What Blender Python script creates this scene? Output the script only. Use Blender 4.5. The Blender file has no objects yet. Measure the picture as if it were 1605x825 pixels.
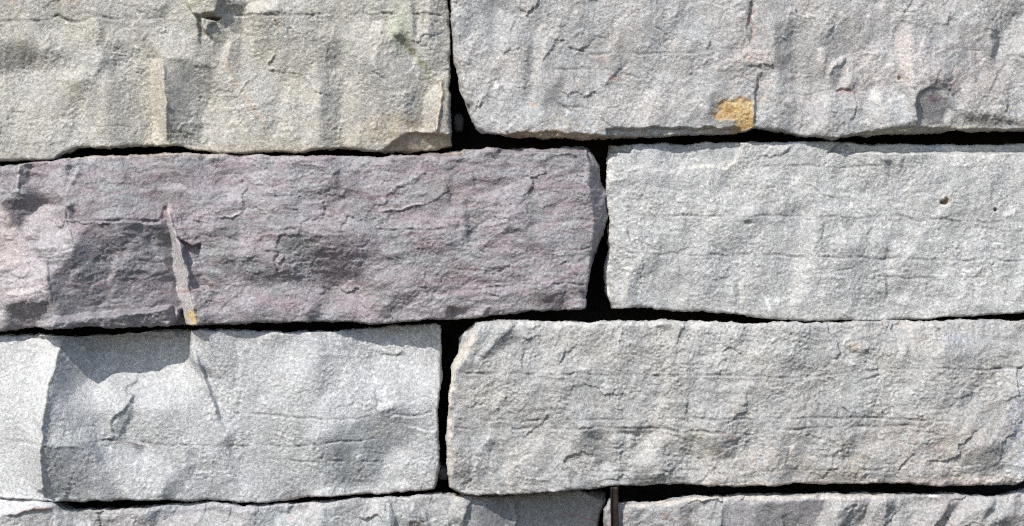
import bpy, math
import numpy as np

# ------------------------------------------------------------------ camera, sky, sun, exposure
SC = 0.0005                      # metres per unit of the wall drawing (one unit = half a millimetre)
CX, CY, Z0 = 802.5, 412.5, 1.0
scene = bpy.context.scene
cam = bpy.data.cameras.new('camera')
cam.sensor_width = 36.0
DIST = 1.7
cam.lens = 36.0 * DIST / (1605 * SC)
cam.clip_start, cam.clip_end = 0.05, 100.0
camo = bpy.data.objects.new('camera', cam)
scene.collection.objects.link(camo)
camo.location = (0.0, -DIST, Z0)
camo.rotation_euler = (math.pi / 2, 0, 0)
scene.camera = camo

LX, LY, LZ = 0.43, 0.70, 0.57    # sun travel: right, down, into the wall
n_ = math.sqrt(LX * LX + LY * LY + LZ * LZ); LX, LY, LZ = LX / n_, LY / n_, LZ / n_
world = bpy.data.worlds.new('World'); scene.world = world
world.use_nodes = True
wn = world.node_tree
sky = wn.nodes.new('ShaderNodeTexSky')
sky.sky_type = 'NISHITA'; sky.sun_disc = False
sky.sun_elevation = math.asin(LY)
sky.sun_rotation = math.atan2(-LX, -LZ)      # sun stands at (-LX, -LZ) seen from the wall
bg = wn.nodes['Background']
wn.links.new(sky.outputs[0], bg.inputs[0])
bg.inputs[1].default_value = 0.15
sun = bpy.data.lights.new('sun', 'SUN')
sun.energy = 4.0; sun.angle = math.radians(0.5); sun.color = (1.0, 0.965, 0.91)
suno = bpy.data.objects.new('sun', sun)
scene.collection.objects.link(suno)
from mathutils import Vector
suno.rotation_euler = Vector((LX, LZ, -LY)).to_track_quat('-Z', 'Y').to_euler()
suno.location = (-1, -1.5, 3)
vs = scene.view_settings
vs.view_transform = 'Standard'; vs.look = 'None'; vs.gamma = 1.0; vs.use_curve_mapping = False
vs.exposure = 0.19
scene.cycles.use_denoising = False; scene.cycles.pixel_filter_type = 'BLACKMAN_HARRIS'; scene.cycles.filter_width = 1.15
scene.cycles.max_bounces = 4; scene.cycles.diffuse_bounces = 2

# ------------------------------------------------------------------ noise
def _hash(ix, iy, seed):
    h = (ix.astype(np.int64) * 374761393 + iy.astype(np.int64) * 668265263 + seed * 974634777) & 0xffffffff
    h = ((h ^ (h >> 13)) * 1274126177) & 0xffffffff
    h = ((h ^ (h >> 16)) * 2246822519) & 0xffffffff
    return (h ^ (h >> 15)) & 0xffffffff
def perlin(x, y, seed):
    xi = np.floor(x); yi = np.floor(y); fx = x - xi; fy = y - yi
    u = fx * fx * fx * (fx * (fx * 6 - 15) + 10); v = fy * fy * fy * (fy * (fy * 6 - 15) + 10)
    def g(ox, oy):
        a = _hash(xi + ox, yi + oy, seed) * (2 * math.pi / 4294967296.0)
        return np.cos(a) * (fx - ox) + np.sin(a) * (fy - oy)
    a = g(0, 0); b = g(1, 0); c = g(0, 1); d = g(1, 1)
    return (a + (b - a) * u + ((c + (d - c) * u) - (a + (b - a) * u)) * v) * 1.5
def fbm(x, y, wl, seed, octs=3, gain=0.5):
    r = 0; a = 1.0
    for k in range(octs):
        r = r + a * perlin(x / wl + 17.3 * k, y / wl - 9.1 * k, seed + k * 31)
        wl = wl * 0.5; a *= gain
    return r
def sstep(a, b, v):
    t = np.clip((v - a) / (b - a), 0, 1)
    return t * t * (3 - 2 * t)
def facets(x, y, size, seed, tilt=0.25, jump=0.5):
    """broken-crystal relief: every cell is a small tilted plane"""
    u = x / size; v = y / size; ui = np.floor(u); vi = np.floor(v)
    best = np.full(x.shape, 1e9); h = np.zeros(x.shape)
    for ox in (-1, 0, 1):
        for oy in (-1, 0, 1):
            cx_ = ui + ox; cy_ = vi + oy
            a = _hash(cx_, cy_, seed) / 4294967296.0
            b = _hash(cx_, cy_, seed + 7) / 4294967296.0
            dx = u - (cx_ + a); dy = v - (cy_ + b)
            d = dx * dx + dy * dy
            c = _hash(cx_, cy_, seed + 13) / 4294967296.0 - 0.5
            e = _hash(cx_, cy_, seed + 19) / 4294967296.0 - 0.5
            f = _hash(cx_, cy_, seed + 23) / 4294967296.0 - 0.5
            hh = (c * dx + e * dy) * 2 * tilt + f * jump
            m = d < best
            best = np.where(m, d, best); h = np.where(m, hh, h)
    return h * size
def terrace(v, steps, sharp=0.25):
    w = v * steps; f = np.floor(w); r = w - f
    return (f + sstep(1 - sharp, 1, r)) / steps

# ------------------------------------------------------------------ relief canvas of the whole wall
ST = 1.5
GX0, GY0, GX1, GY1 = -72.0, -72.0, 1680.0, 900.0
gx = np.arange(GX0, GX1 + 0.1, ST); gy = np.arange(GY0, GY1 + 0.1, ST)
PX, PY = np.meshgrid(gx, gy)
WX = PX + fbm(PX, PY, 26, 901, 3) * 3.0
WY = PY + fbm(PX, PY, 26, 902, 3) * 3.0
SH = np.zeros(PX.shape)          # slope along the sun's direction, turned into height below
HT = np.zeros(PX.shape)          # direct height
CALM = np.zeros(PX.shape)        # where the break is a clean smooth plane
MIX = np.zeros(PX.shape + (4,))  # absolute colour + weight (stains, moss, veins, some painted light and shade)

def box(pts, pad):
    p = np.array(pts, float)
    i0 = max(0, int((p[:, 1].min() - pad - GY0) / ST)); i1 = min(len(gy), int((p[:, 1].max() + pad - GY0) / ST) + 2)
    j0 = max(0, int((p[:, 0].min() - pad - GX0) / ST)); j1 = min(len(gx), int((p[:, 0].max() + pad - GX0) / ST) + 2)
    return slice(i0, max(i0, i1)), slice(j0, max(j0, j1))
def seg_dist(X, Y, pts, closed=False):
    """distance, side (+ right of travel) and run along the line 0..1"""
    P = [tuple(map(float, q[:2])) for q in pts]
    if closed: P.append(P[0])
    L = [math.hypot(P[i + 1][0] - P[i][0], P[i + 1][1] - P[i][1]) for i in range(len(P) - 1)]
    T = sum(L) or 1; acc = 0
    best = np.full(X.shape, 1e9); side = np.zeros(X.shape); run = np.zeros(X.shape)
    for i in range(len(P) - 1):
        ax, ay = P[i]; bx_, by_ = P[i + 1]; dx = bx_ - ax; dy = by_ - ay; l2 = dx * dx + dy * dy + 1e-9
        t = np.clip(((X - ax) * dx + (Y - ay) * dy) / l2, 0, 1)
        d = np.hypot(X - ax - t * dx, Y - ay - t * dy)
        m = d < best
        best = np.where(m, d, best)
        side = np.where(m, np.sign((X - ax) * dy - (Y - ay) * dx), side)
        run = np.where(m, (acc + t * L[i]) / T, run)
        acc += L[i]
    return best, side, run
def poly_sd(X, Y, pts):
    d, _, _ = seg_dist(X, Y, pts, True)
    ins = np.zeros(X.shape, bool)
    n = len(pts)
    for i in range(n):
        x1, y1 = pts[i]; x2, y2 = pts[(i + 1) % n]
        if y1 == y2: continue
        c = ((Y < y1) != (Y < y2)) & (X < (x2 - x1) * (Y - y1) / (y2 - y1) + x1)
        ins ^= c
    return np.where(ins, d, -d)
def blob_w(X, Y, cx, cy, rx, ry, ang, edge):
    a = math.radians(ang); c, s = math.cos(a), math.sin(a)
    u = ((X - cx) * c + (Y - cy) * s) / rx; v = (-(X - cx) * s + (Y - cy) * c) / ry
    r = np.sqrt(u * u + v * v)
    return 1 - sstep(1 - edge, 1 + edge * 0.4, r)
# --- shade painters (write slope)
def s_blob(cx, cy, rx, ry, val, ang=0, edge=0.9):
    R = max(rx, ry) * 1.5; b = box([(cx - R, cy - R), (cx + R, cy + R)], 2)
    SH[b] += val * blob_w(WX[b], WY[b], cx, cy, rx, ry, ang, edge)
def s_poly(pts, val, soft=3, grad=None):
    b = box(pts, soft + 6)
    w = sstep(-soft, soft, poly_sd(WX[b], WY[b], pts))
    SH[b] += val * w
def calm(pts, w=0.7, soft=3):
    b = box(pts, soft + 6)
    CALM[b] = np.maximum(CALM[b], w * sstep(-soft, soft, poly_sd(WX[b], WY[b], pts)))
def s_line(pts, width, val, soft=0.5, taper=True):
    b = box(pts, width * 1.5 + 6)
    d, _, run = seg_dist(WX[b], WY[b], pts)
    tp = sstep(0, 0.15, run) * (1 - sstep(0.85, 1, run)) if taper else 1.0
    SH[b] += val * (1 - sstep(width * (1 - soft), width, d)) * tp
# --- height painters
def h_poly(pts, amp, soft=2.5, tilt=(0, 0), warp=1):
    b = box(pts, soft + 6)
    X, Y = (WX[b], WY[b]) if warp else (PX[b], PY[b])
    w = sstep(-soft * 0.2, soft, poly_sd(X, Y, pts))
    c = np.array(pts).mean(0)
    HT[b] += w * (amp + tilt[0] * (PX[b] - c[0]) + tilt[1] * (PY[b] - c[1]))
def h_blob(cx, cy, rx, ry, amp, ang=0, edge=0.95):
    R = max(rx, ry) * 1.5; b = box([(cx - R, cy - R), (cx + R, cy + R)], 2)
    HT[b] += amp * blob_w(WX[b], WY[b], cx, cy, rx, ry, ang, edge)
def h_line(pts, width, amp, taper=0.15):
    b = box(pts, width * 2 + 6)
    d, _, run = seg_dist(WX[b], WY[b], pts)
    tp = sstep(0, taper, run) * (1 - sstep(1 - taper, 1, run)) if taper else 1.0
    HT[b] += amp * np.exp(-(d / width) ** 2) * tp
def h_step(pts, amp, wl, wr, taper=0.12, edge=2.0):
    """a scarp: surface climbs over wl on the left of the travel direction, drops at the line, recovers over wr"""
    b = box(pts, 3 * max(wl, wr))
    d, sd, run = seg_dist(WX[b], WY[b], pts)
    tp = sstep(0, taper, run) * (1 - sstep(1 - taper, 1, run))
    amp = amp * 0.5
    up = 0.5 * amp * np.exp(-d / wl); dn = -0.5 * amp * np.exp(-d / wr)
    k = sstep(-edge, edge, d * sd)       # 0 left of travel, 1 right
    HT[b] += (up * (1 - k) + dn * k) * tp
def crack(pts, depth=3.0, width=1.6, seed=1, colour=(0.09, 0.085, 0.09), w=0.55, gaps=0.1, lip=0.0):
    """bedding crack: thin broken groove with a darker colour along it"""
    b = box(pts, 16)
    Y = PY[b] + fbm(PX[b], PY[b] * 0.2, 34, 70 + seed, 3) * 2.8
    d, sd, run = seg_dist(PX[b], Y, pts)
    br = sstep(-0.35 + gaps, 0.15 + gaps, fbm(PX[b], PY[b] * 0.3, 30, 50 + seed, 2))
    tp = sstep(0, 0.04, run) * (1 - sstep(0.96, 1, run)) * (0.22 + 0.78 * br)
    g = np.exp(-(d / width) ** 2)
    HT[b] -= depth * 0.9 * g * tp
    if lip: HT[b] += np.where(sd > 0, 0, lip * np.exp(-d / 7)) * tp
    mixc(b, colour, g * tp * min(1, w * 1.35))
# --- colour painters
def mixc(b, c, w):
    w = np.clip(w, 0, 1)[..., None]; old = MIX[b]
    cc = np.broadcast_to(np.array(c, float), old[..., :3].shape)
    wa = old[..., 3:4]; na = wa + w - wa * w
    MIX[b] = np.concatenate([np.where(na > 1e-5, (old[..., :3] * wa * (1 - w) + cc * w) / np.maximum(na, 1e-5), cc), na], -1)
def c_poly(pts, c, w=0.8, soft=3, brk=0.0, seed=5):
    b = box(pts, soft + 6)
    m = sstep(-soft, soft, poly_sd(WX[b], WY[b], pts))
    if brk: m = m * sstep(-brk, 0.4 - brk * 0.3, fbm(PX[b], PY[b], 14, 600 + seed, 3))
    mixc(b, c, m * w)
def c_blob(cx, cy, rx, ry, c, w=0.6, ang=0, edge=0.9, brk=0.0):
    R = max(rx, ry) * 1.5; b = box([(cx - R, cy - R), (cx + R, cy + R)], 2)
    m = blob_w(WX[b], WY[b], cx, cy, rx, ry, ang, edge)
    if brk: m = m * sstep(-brk, 0.35, fbm(PX[b], PY[b], 16, 611, 3))
    mixc(b, c, m * w)
def c_line(pts, width, c, w=0.8, brk=0.0):
    b = box(pts, width * 2 + 6)
    d, _, run = seg_dist(WX[b], WY[b], pts)
    m = (1 - sstep(width * 0.4, width, d)) * sstep(0, 0.1, run) * (1 - sstep(0.9, 1, run))
    if brk: m = m * sstep(-brk, 0.35, fbm(PX[b], PY[b], 16, 612, 3))
    mixc(b, c, m * w)
#@@FEATURES
TAN = (0.50, 0.40, 0.27); RUST = (0.50, 0.30, 0.08); PINK = (0.48, 0.34, 0.32); PALE = (0.62, 0.60, 0.56)
BROWN = (0.26, 0.19, 0.13); MOSS = (0.12, 0.15, 0.025); MAUVE = (0.24, 0.16, 0.18); WHITE = (0.8, 0.82, 0.84)
DARKG = (0.20, 0.20, 0.21)

# ============ stone 1: top left, greenish grey, weathered
crack([(-70, 38), (0, 35), (30, 33), (55, 35), (80, 30), (90, 24), (105, 32), (130, 36), (150, 26), (175, 30), (185, 30), (200, 25), (210, 31), (235, 32), (262, 29)], 5, 1.8, 1, w=0.7, lip=3)
crack([(360, 25), (400, 24), (450, 25), (500, 23), (560, 22), (620, 23), (700, 24)], 4, 1.5, 2, lip=2)
crack([(130, 200), (280, 199), (400, 201)], 1.2, 1.2, 3, w=0.25)
s_poly([(0, 68), (45, 64), (62, 78), (50, 108), (0, 112), (-60, 110), (-60, 70)], -0.17, 9)
s_blob(125, 60, 60, 26, 0.08)
s_poly([(75, 75), (95, 80), (92, 100), (70, 118), (55, 108), (60, 90)], -0.12, 4)
s_poly([(118, 82), (150, 72), (165, 90), (150, 118), (120, 130), (100, 120)], 0.10, 6)
s_poly([(160, 40), (168, 55), (160, 75), (150, 70)], -0.14, 4)
s_line([(128, 95), (130, 105), (115, 118), (96, 126)], 5, 0.12)
s_poly([(165, 70), (190, 60), (195, 95), (175, 110), (160, 100)], -0.10, 6)
s_poly([(158, 120), (175, 112), (165, 200), (150, 205)], 0.08, 7)
s_poly([(180, 120), (225, 108), (215, 160), (190, 222), (170, 222), (165, 160)], -0.06, 10)
s_poly([(235, 90), (256, 95), (264, 130), (266, 228), (240, 228), (238, 150)], 0.15, 4)
s_poly([(258, 92), (300, 95), (330, 105), (345, 140), (318, 170), (312, 228), (268, 228), (264, 130)], -0.14, 3)
h_step([(257, 88), (262, 120), (266, 170), (265, 228)], 9, 34, 46, edge=1.2)
c_line([(262, 130), (266, 170), (265, 226)], 2.5, TAN, 0.25)
c_poly([(225, 95), (255, 92), (266, 150), (266, 230), (225, 232), (235, 150)], (0.50, 0.45, 0.35), 0.45, 8)
c_blob(60, 90, 60, 22, (0.35, 0.34, 0.32), 0.35, brk=0.5)
# the broken knot with lichen dust near the top
h_poly([(270, -40), (292, 0), (300, 20), (316, 30), (314, 44), (326, 60), (330, 46), (345, 39), (334, 30), (318, 28), (340, 22), (352, 0), (330, -40)], 11, 4, (0.05, 0.05))
h_poly([(318, 30), (334, 27), (348, 28), (342, 34), (326, 33)], -16, 2)
c_poly([(318, 30), (334, 27), (348, 28), (342, 34), (326, 33)], (0.10, 0.045, 0.02), 0.8, 2)
c_poly([(262, -60), (290, 0), (300, 20), (314, 30), (330, 20), (345, 0), (350, -60)], (0.47, 0.46, 0.32), 0.6, 7, brk=0.5)
h_step([(326, 62), (328, 47), (346, 38)], 12, 14, 20, edge=1)
s_line([(312, 22), (310, 38), (314, 58), (316, 74)], 2.6, -0.35)
c_line([(312, 22), (310, 38), (314, 58)], 2.2, (0.15, 0.14, 0.06), 0.7)
s_poly([(335, 0), (385, 2), (386, 20), (345, 24)], -0.20, 4)
s_poly([(349, 26), (378, 26), (377, 52), (350, 46)], -0.13, 3)
s_poly([(386, 0), (400, 3), (420, 0), (440, 5), (438, 20), (385, 22)], 0.17, 3)
h_poly([(384, 22), (392, 10), (405, 2), (440, 2), (439, 22), (415, 24)], 2.5, 4)
s_poly([(225, 12), (245, 14), (262, 5), (262, 25), (232, 28)], -0.09, 5)
c_blob(25, 1, 10, 5, (0.5, 0.3, 0.22), 0.5); c_blob(120, 1, 8, 5, (0.5, 0.3, 0.22), 0.3)
c_blob(340, 88, 45, 26, (0.42, 0.35, 0.29), 0.35, brk=0.3)
# warm fold line running down
h_step([(346, 83), (356, 102), (366, 122), (380, 143), (395, 165), (408, 185), (418, 208), (426, 228)], 4.5, 12, 14, edge=1.2)
c_line([(348, 80), (352, 100), (362, 120), (378, 143), (395, 165), (408, 185), (418, 208), (426, 226)], 4.5, (0.48, 0.38, 0.29), 0.7, brk=1.0)
s_line([(362, 60), (356, 75), (351, 96)], 5, 0.22)
s_poly([(353, 95), (362, 60), (352, 66), (345, 84)], 0.12, 3)
h_poly([(420, 104), (427, 94), (430, 84), (425, 86), (420, 98)], 4, 2); h_blob(425, 108, 5, 3, 4)
h_poly([(432, 32), (436, 36), (442, 52), (436, 50)], -3, 2); c_line([(432, 32), (440, 52)], 2, (0.5, 0.3, 0.25), 0.5)
h_line([(490, 22), (494, 34)], 2.5, -5)
s_poly([(490, 65), (545, 60), (535, 90), (515, 130), (498, 128)], -0.09, 7)
s_poly([(506, 128), (534, 118), (535, 150), (534, 228), (505, 228), (500, 175)], -0.11, 7)
s_poly([(537, 118), (562, 128), (570, 170), (560, 225), (537, 228)], 0.07, 6)
s_poly([(470, 120), (500, 130), (500, 225), (475, 225)], 0.07, 8)
s_blob(395, 130, 40, 50, 0.05); s_blob(450, 175, 22, 50, 0.06); s_blob(560, 60, 30, 30, 0.08); s_blob(600, 45, 25, 20, 0.12)
s_line([(602, 5), (600, 60)], 6, -0.08); s_line([(618, 50), (640, 72), (650, 90)], 7, -0.16)
s_line([(618, 55), (628, 60), (634, 66)], 4, -0.25)
s_line([(645, 0), (652, 40), (648, 60)], 5, -0.17); s_line([(660, 10), (658, 60)], 4, 0.14); s_line([(672, 5), (668, 60)], 4, 0.10)
s_poly([(672, 0), (702, 0), (704, 110), (690, 120), (672, 92), (664, 60)], -0.05, 4)
h_line([(656, 72), (671, 72)], 1.5, -3)
c_line([(632, 60), (645, 80), (656, 92), (662, 104), (668, 118), (690, 118)], 9, (0.20, 0.20, 0.07), 0.65, brk=0.5)
c_line([(652, 84), (657, 96), (660, 104)], 4, (0.12, 0.14, 0.03), 0.75, brk=0.8)
c_blob(625, 40, 22, 40, (0.36, 0.39, 0.26), 0.6); c_blob(620, 200, 60, 26, (0.42, 0.345, 0.225), 0.75, brk=0.9); c_blob(690, 170, 22, 60, (0.44, 0.37, 0.26), 0.5, brk=0.5)
c_blob(560, 215, 60, 18, (0.50, 0.45, 0.34), 0.45); c_blob(430, 225, 80, 10, (0.48, 0.44, 0.33), 0.3)
s_poly([(650, 140), (662, 135), (660, 195), (652, 205), (640, 195), (630, 160), (640, 140)], -0.08, 4)
s_poly([(662, 160), (672, 140), (690, 130), (690, 168), (684, 208), (664, 206)], 0.12, 2)
h_step([(676, 138), (666, 165), (662, 205)], -4, 8, 12, edge=1)
h_line([(692, 118), (691, 150), (688, 180), (683, 209)], 3, 5, 0.08); c_line([(692, 118), (691, 150), (688, 180), (683, 209)], 2.4, (0.66, 0.55, 0.40), 0.8)
s_poly([(600, 110), (640, 112), (648, 195), (600, 190), (590, 150)], -0.07, 10)
# undercut chip at the lower right corner
h_poly([(638, 207), (668, 208), (706, 211), (730, 212), (730, 245), (590, 245), (612, 226)], -13, 4.5, (-0.12, -0.5))
h_line([(636, 205), (655, 208), (683, 209)], 1.6, 2.5)
c_poly([(606, 208), (640, 207), (668, 209), (730, 211), (730, 245), (590, 245)], (0.30, 0.24, 0.17), 0.55, 3, brk=0.8)
c_blob(640, 224, 26, 10, (0.42, 0.28, 0.18), 0.5, brk=0.3)
c_poly([(260, 226), (500, 232), (560, 230), (560, 242), (100, 250), (110, 240)], TAN, 0.3, 3)

# ============ stone 2: top right
s_line([(708, 0), (712, 90), (730, 160), (745, 198)], 9, 0.12)
s_poly([(776, 10), (805, 25), (804, 60), (788, 85), (776, 60)], 0.09, 5)
h_step([(808, 30), (802, 45), (796, 68), (800, 76), (785, 85)], 5, 12, 14, edge=1)
s_poly([(822, 60), (836, 55), (834, 100), (834, 162), (818, 160), (818, 110)], -0.12, 8)
s_poly([(838, 60), (850, 40), (858, 60), (845, 120), (838, 150)], 0.10, 5)
s_line([(852, 45), (848, 62), (846, 90)], 4, -0.06)
s_blob(770, 120, 25, 30, -0.05); s_blob(745, 60, 18, 60, 0.06)
c_blob(777, 137, 4, 9, WHITE, 0.95, edge=0.5, brk=0.7); c_blob(803, 126, 4, 5, WHITE, 0.5, brk=0.4)
crack([(820, 79), (880, 79), (905, 80), (930, 86), (975, 82), (1005, 86), (1045, 84), (1075, 83), (1100, 82), (1130, 78), (1165, 75)], 2.6, 1.4, 11, w=0.5, lip=1)
crack([(870, 109), (915, 110), (950, 108), (975, 118), (1010, 122)], 1.6, 1.3, 12, w=0.4)
crack([(860, 166), (900, 170), (960, 170), (1000, 160)], 1.6, 1.3, 13, w=0.35)
s_poly([(845, 168), (870, 120), (885, 125), (875, 160), (855, 172)], -0.08, 7)
h_poly([(872, 160), (888, 168), (905, 172), (890, 176), (875, 172)], -3, 2)
c_blob(832, 166, 9, 6, (0.55, 0.33, 0.22), 0.6, brk=0.5); c_blob(962, 125, 9, 5, (0.55, 0.33, 0.25), 0.6, 30, brk=0.5)
c_blob(945, 92, 18, 7, (0.48, 0.33, 0.28), 0.45, 20, brk=0.4); c_blob(870, 169, 8, 4, PINK, 0.5, brk=0.3); c_blob(908, 130, 6, 8, TAN, 0.5, brk=0.3)
c_blob(940, 200, 12, 5, (0.5, 0.36, 0.24), 0.4, brk=0.4); c_blob(890, 195, 30, 12, TAN, 0.35, brk=0.4); c_blob(850, 185, 40, 10, TAN, 0.2, brk=0.4)
s_blob(1000, 170, 14, 45, 0.07, 10); s_blob(1000, 205, 30, 8, -0.07); s_line([(1020, 165), (1008, 205)], 6, 0.10)
s_blob(920, 120, 60, 40, -0.02); s_blob(1060, 140, 40, 50, 0.05)
c_poly([(812, 207), (850, 204), (900, 208), (950, 212), (1000, 216), (990, 224), (800, 224), (780, 212)], (0.36, 0.26, 0.15), 0.75, 2)
h_poly([(790, 214), (812, 208), (850, 205), (900, 208), (950, 212), (1000, 216), (990, 240), (780, 240)], -9, 5, (0, -0.5))
h_line([(1176, 2), (1174, 30), (1180, 45), (1178, 74)], 3, -4); c_line([(1176, 2), (1174, 30), (1180, 45), (1178, 74)], 3.6, (0.33, 0.25, 0.22), 0.75)
h_step([(1178, -5), (1172, 30), (1170, 45), (1176, 75)], 6, 20, 26, edge=1.2)
h_poly([(1120, 116), (1118, 104), (1130, 90), (1148, 92), (1158, 80), (1175, 78), (1206, 80), (1210, 96), (1196, 112), (1178, 104), (1160, 116), (1135, 113)], 1.4, 7)
c_poly([(1120, 116), (1118, 104), (1130, 90), (1148, 92), (1158, 80), (1175, 78), (1206, 80), (1210, 96), (1196, 112), (1178, 104), (1160, 116), (1135, 113)], (0.50, 0.46, 0.43), 0.4, 6)
c_blob(1172, 90, 6, 9, (0.55, 0.32, 0.27), 0.4, brk=0.3); c_blob(1202, 131, 8, 4, PINK, 0.6)
h_step([(1183, 114), (1189, 130), (1183, 145), (1181, 165), (1178, 200)], 13, 22, 16, edge=1.5)
s_line([(1196, 150), (1194, 195)], 7, 0.12)
s_poly([(1108, 150), (1122, 145), (1120, 180), (1112, 195), (1100, 190)], -0.13, 5)
OR = [(1125, 163), (1132, 156), (1150, 158), (1162, 154), (1176, 157), (1178, 172), (1176, 202), (1164, 206), (1152, 210), (1144, 205), (1152, 197), (1152, 190), (1135, 186), (1128, 190), (1118, 182), (1117, 178), (1127, 173)]
c_poly(OR, (0.50, 0.31, 0.09), 0.9, 3.5, brk=1.1); c_poly(OR, (0.57, 0.43, 0.20), 0.7, 3, brk=0.12, seed=8); c_poly(OR, (0.36, 0.19, 0.05), 0.6, 3, brk=-0.05, seed=9); c_blob(1148, 178, 46, 38, (0.46, 0.38, 0.26), 0.3, brk=0.2); h_poly(OR, -2, 1.5)
c_line([(1125, 163), (1117, 179), (1128, 190)], 3, (0.42, 0.22, 0.05), 0.6)
s_poly([(1212, 40), (1245, 30), (1240, 90), (1222, 130), (1210, 100)], -0.10, 7)
s_poly([(1215, 88), (1245, 80), (1250, 125), (1225, 135)], -0.10, 6); s_poly([(1230, 130), (1262, 110), (1268, 140), (1245, 165), (1228, 160)], 0.07, 5)
h_poly([(1282, 78), (1290, 74), (1296, 82), (1296, 104), (1290, 124), (1284, 112), (1280, 96)], 3.5, 5)
c_poly([(1282, 78), (1290, 74), (1296, 82), (1296, 104), (1290, 124), (1284, 112), (1280, 96)], (0.6, 0.54, 0.51), 0.6, 3)
h_poly([(1296, 120), (1302, 100), (1316, 88), (1326, 86), (1326, 96), (1318, 106), (1308, 110), (1300, 122)], 4.5, 5)
c_poly([(1296, 120), (1302, 100), (1316, 88), (1326, 86), (1326, 96), (1318, 106), (1308, 110)], (0.58, 0.53, 0.51), 0.4, 3)
s_poly([(1302, 116), (1318, 108), (1316, 130), (1306, 138), (1296, 132)], -0.2, 4)
h_blob(1332, 128, 12, 14, 5, edge=0.9)
h_poly([(1306, 142), (1318, 138), (1332, 142), (1343, 148), (1330, 146), (1312, 146)], -5, 3); c_poly([(1306, 142), (1318, 137), (1332, 141), (1343, 148), (1330, 148), (1312, 147)], (0.28, 0.13, 0.13), 0.6, 2, brk=0.5)
s_poly([(1280, 150), (1300, 150), (1296, 195), (1286, 195)], 0.10, 4); s_poly([(1205, 165), (1225, 160), (1220, 200), (1208, 200)], 0.08, 5)
c_blob(1265, 165, 25, 16, (0.45, 0.38, 0.36), 0.4, brk=0.4)
crack([(1215, 150), (1270, 148), (1305, 140)], 1.4, 1.2, 14, w=0.25)
crack([(1360, 80), (1400, 78), (1440, 78), (1520, 80), (1545, 79)], 2, 1.3, 15, w=0.35)
crack([(1575, 86), (1590, 89), (1606, 93), (1680, 96)], 5, 1.6, 16, w=0.6, lip=3)
h_step([(1368, 80), (1362, 92), (1352, 104), (1340, 108)], -5, 14, 14, edge=1)
s_poly([(1392, 75), (1398, 75), (1396, 108), (1390, 108)], 0.15, 2); s_line([(1385, 78), (1382, 110)], 3, -0.1)
s_poly([(1408, 40), (1425, 38), (1426, 90), (1424, 140), (1410, 130), (1402, 90)], 0.12, 5); c_poly([(1408, 60), (1425, 60), (1424, 150), (1412, 130)], (0.58, 0.52, 0.48), 0.5, 5)
h_blob(1408, 122, 4, 4, -8, edge=0.5); c_blob(1408, 122, 3, 3, (0.12, 0.09, 0.05), 0.8, edge=0.4); c_blob(1404, 130, 8, 9, TAN, 0.5, brk=0.3)
s_blob(1370, 150, 12, 12, 0.20, edge=0.7); c_blob(1370, 150, 12, 11, PALE, 0.5, edge=0.5)
s_poly([(1352, 158), (1425, 150), (1434, 190), (1400, 198), (1360, 200)], 0.07, 4)
h_step([(1424, 138), (1431, 150), (1434, 168), (1438, 196)], 16, 40, 22, edge=1)
s_poly([(1434, 148), (1456, 142), (1474, 146), (1488, 168), (1472, 197), (1440, 196), (1434, 170)], -0.13, 3)
c_poly([(1434, 148), (1456, 142), (1474, 146), (1488, 168), (1472, 197), (1440, 196), (1434, 170)], (0.28, 0.26, 0.26), 0.5, 4)  # shaded hollow also darkened in its colour
c_blob(1460, 156, 12, 5, (0.22, 0.10, 0.15), 0.6, 20); h_line([(1434, 148), (1456, 142), (1476, 144)], 2, -3)
s_poly([(1450, 120), (1492, 122), (1495, 150), (1476, 142), (1456, 140)], -0.14, 5); s_poly([(1486, 150), (1500, 140), (1530, 165), (1520, 190), (1490, 195)], -0.08, 6)
h_step([(1468, 110), (1464, 130), (1450, 142)], 5, 10, 10)
s_line([(1492, 170), (1480, 195)], 7, 0.12); s_poly([(1510, 130), (1520, 130), (1512, 170), (1500, 165)], 0.10, 3)
s_line([(1556, 40), (1560, 70), (1556, 100)], 9, -0.18); s_poly([(1570, 60), (1590, 28), (1615, 20), (1615, 85), (1575, 85)], 0.10, 5)
h_step([(1592, 22), (1584, 45), (1574, 62), (1566, 80)], -4, 12, 12)
h_step([(1576, 88), (1576, 102), (1564, 110), (1556, 130), (1548, 150)], 6, 10, 12)
s_poly([(1515, 90), (1530, 85), (1540, 110), (1528, 130), (1512, 120)], -0.10, 4); s_line([(1518, 80), (1518, 110)], 3, 0.15)
s_poly([(1500, 175), (1560, 180), (1600, 190), (1595, 200), (1510, 196)], -0.14, 4)
h_step([(1605, 198), (1570, 190), (1540, 188)], 4, 8, 8)
c_line([(1560, 162), (1572, 164), (1582, 172)], 3, (0.36, 0.26, 0.05), 0.7, brk=0.3); h_line([(1562, 163), (1574, 165)], 2, -3)
c_poly([(1300, 216), (1330, 211), (1370, 204), (1400, 199), (1435, 197), (1500, 200), (1605, 203), (1605, 215), (1300, 222)], (0.44, 0.38, 0.28), 0.6, 2)
h_poly([(1320, 216), (1350, 208), (1400, 200), (1435, 197), (1500, 202), (1690, 203), (1690, 240), (1300, 240)], -8, 4, (0, -0.4))
s_blob(1230, 50, 40, 40, -0.05); s_blob(1340, 60, 50, 40, -0.03); s_blob(1440, 60, 30, 20, 0.05); s_blob(1490, 60, 30, 40, -0.04); s_line([(1480, 20), (1470, 110)], 6, 0.05)
c_blob(1450, 100, 140, 60, (0.50, 0.44, 0.43), 0.4, brk=0.4); c_blob(1240, 30, 50, 30, (0.36, 0.34, 0.30), 0.3, brk=0.4)

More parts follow.
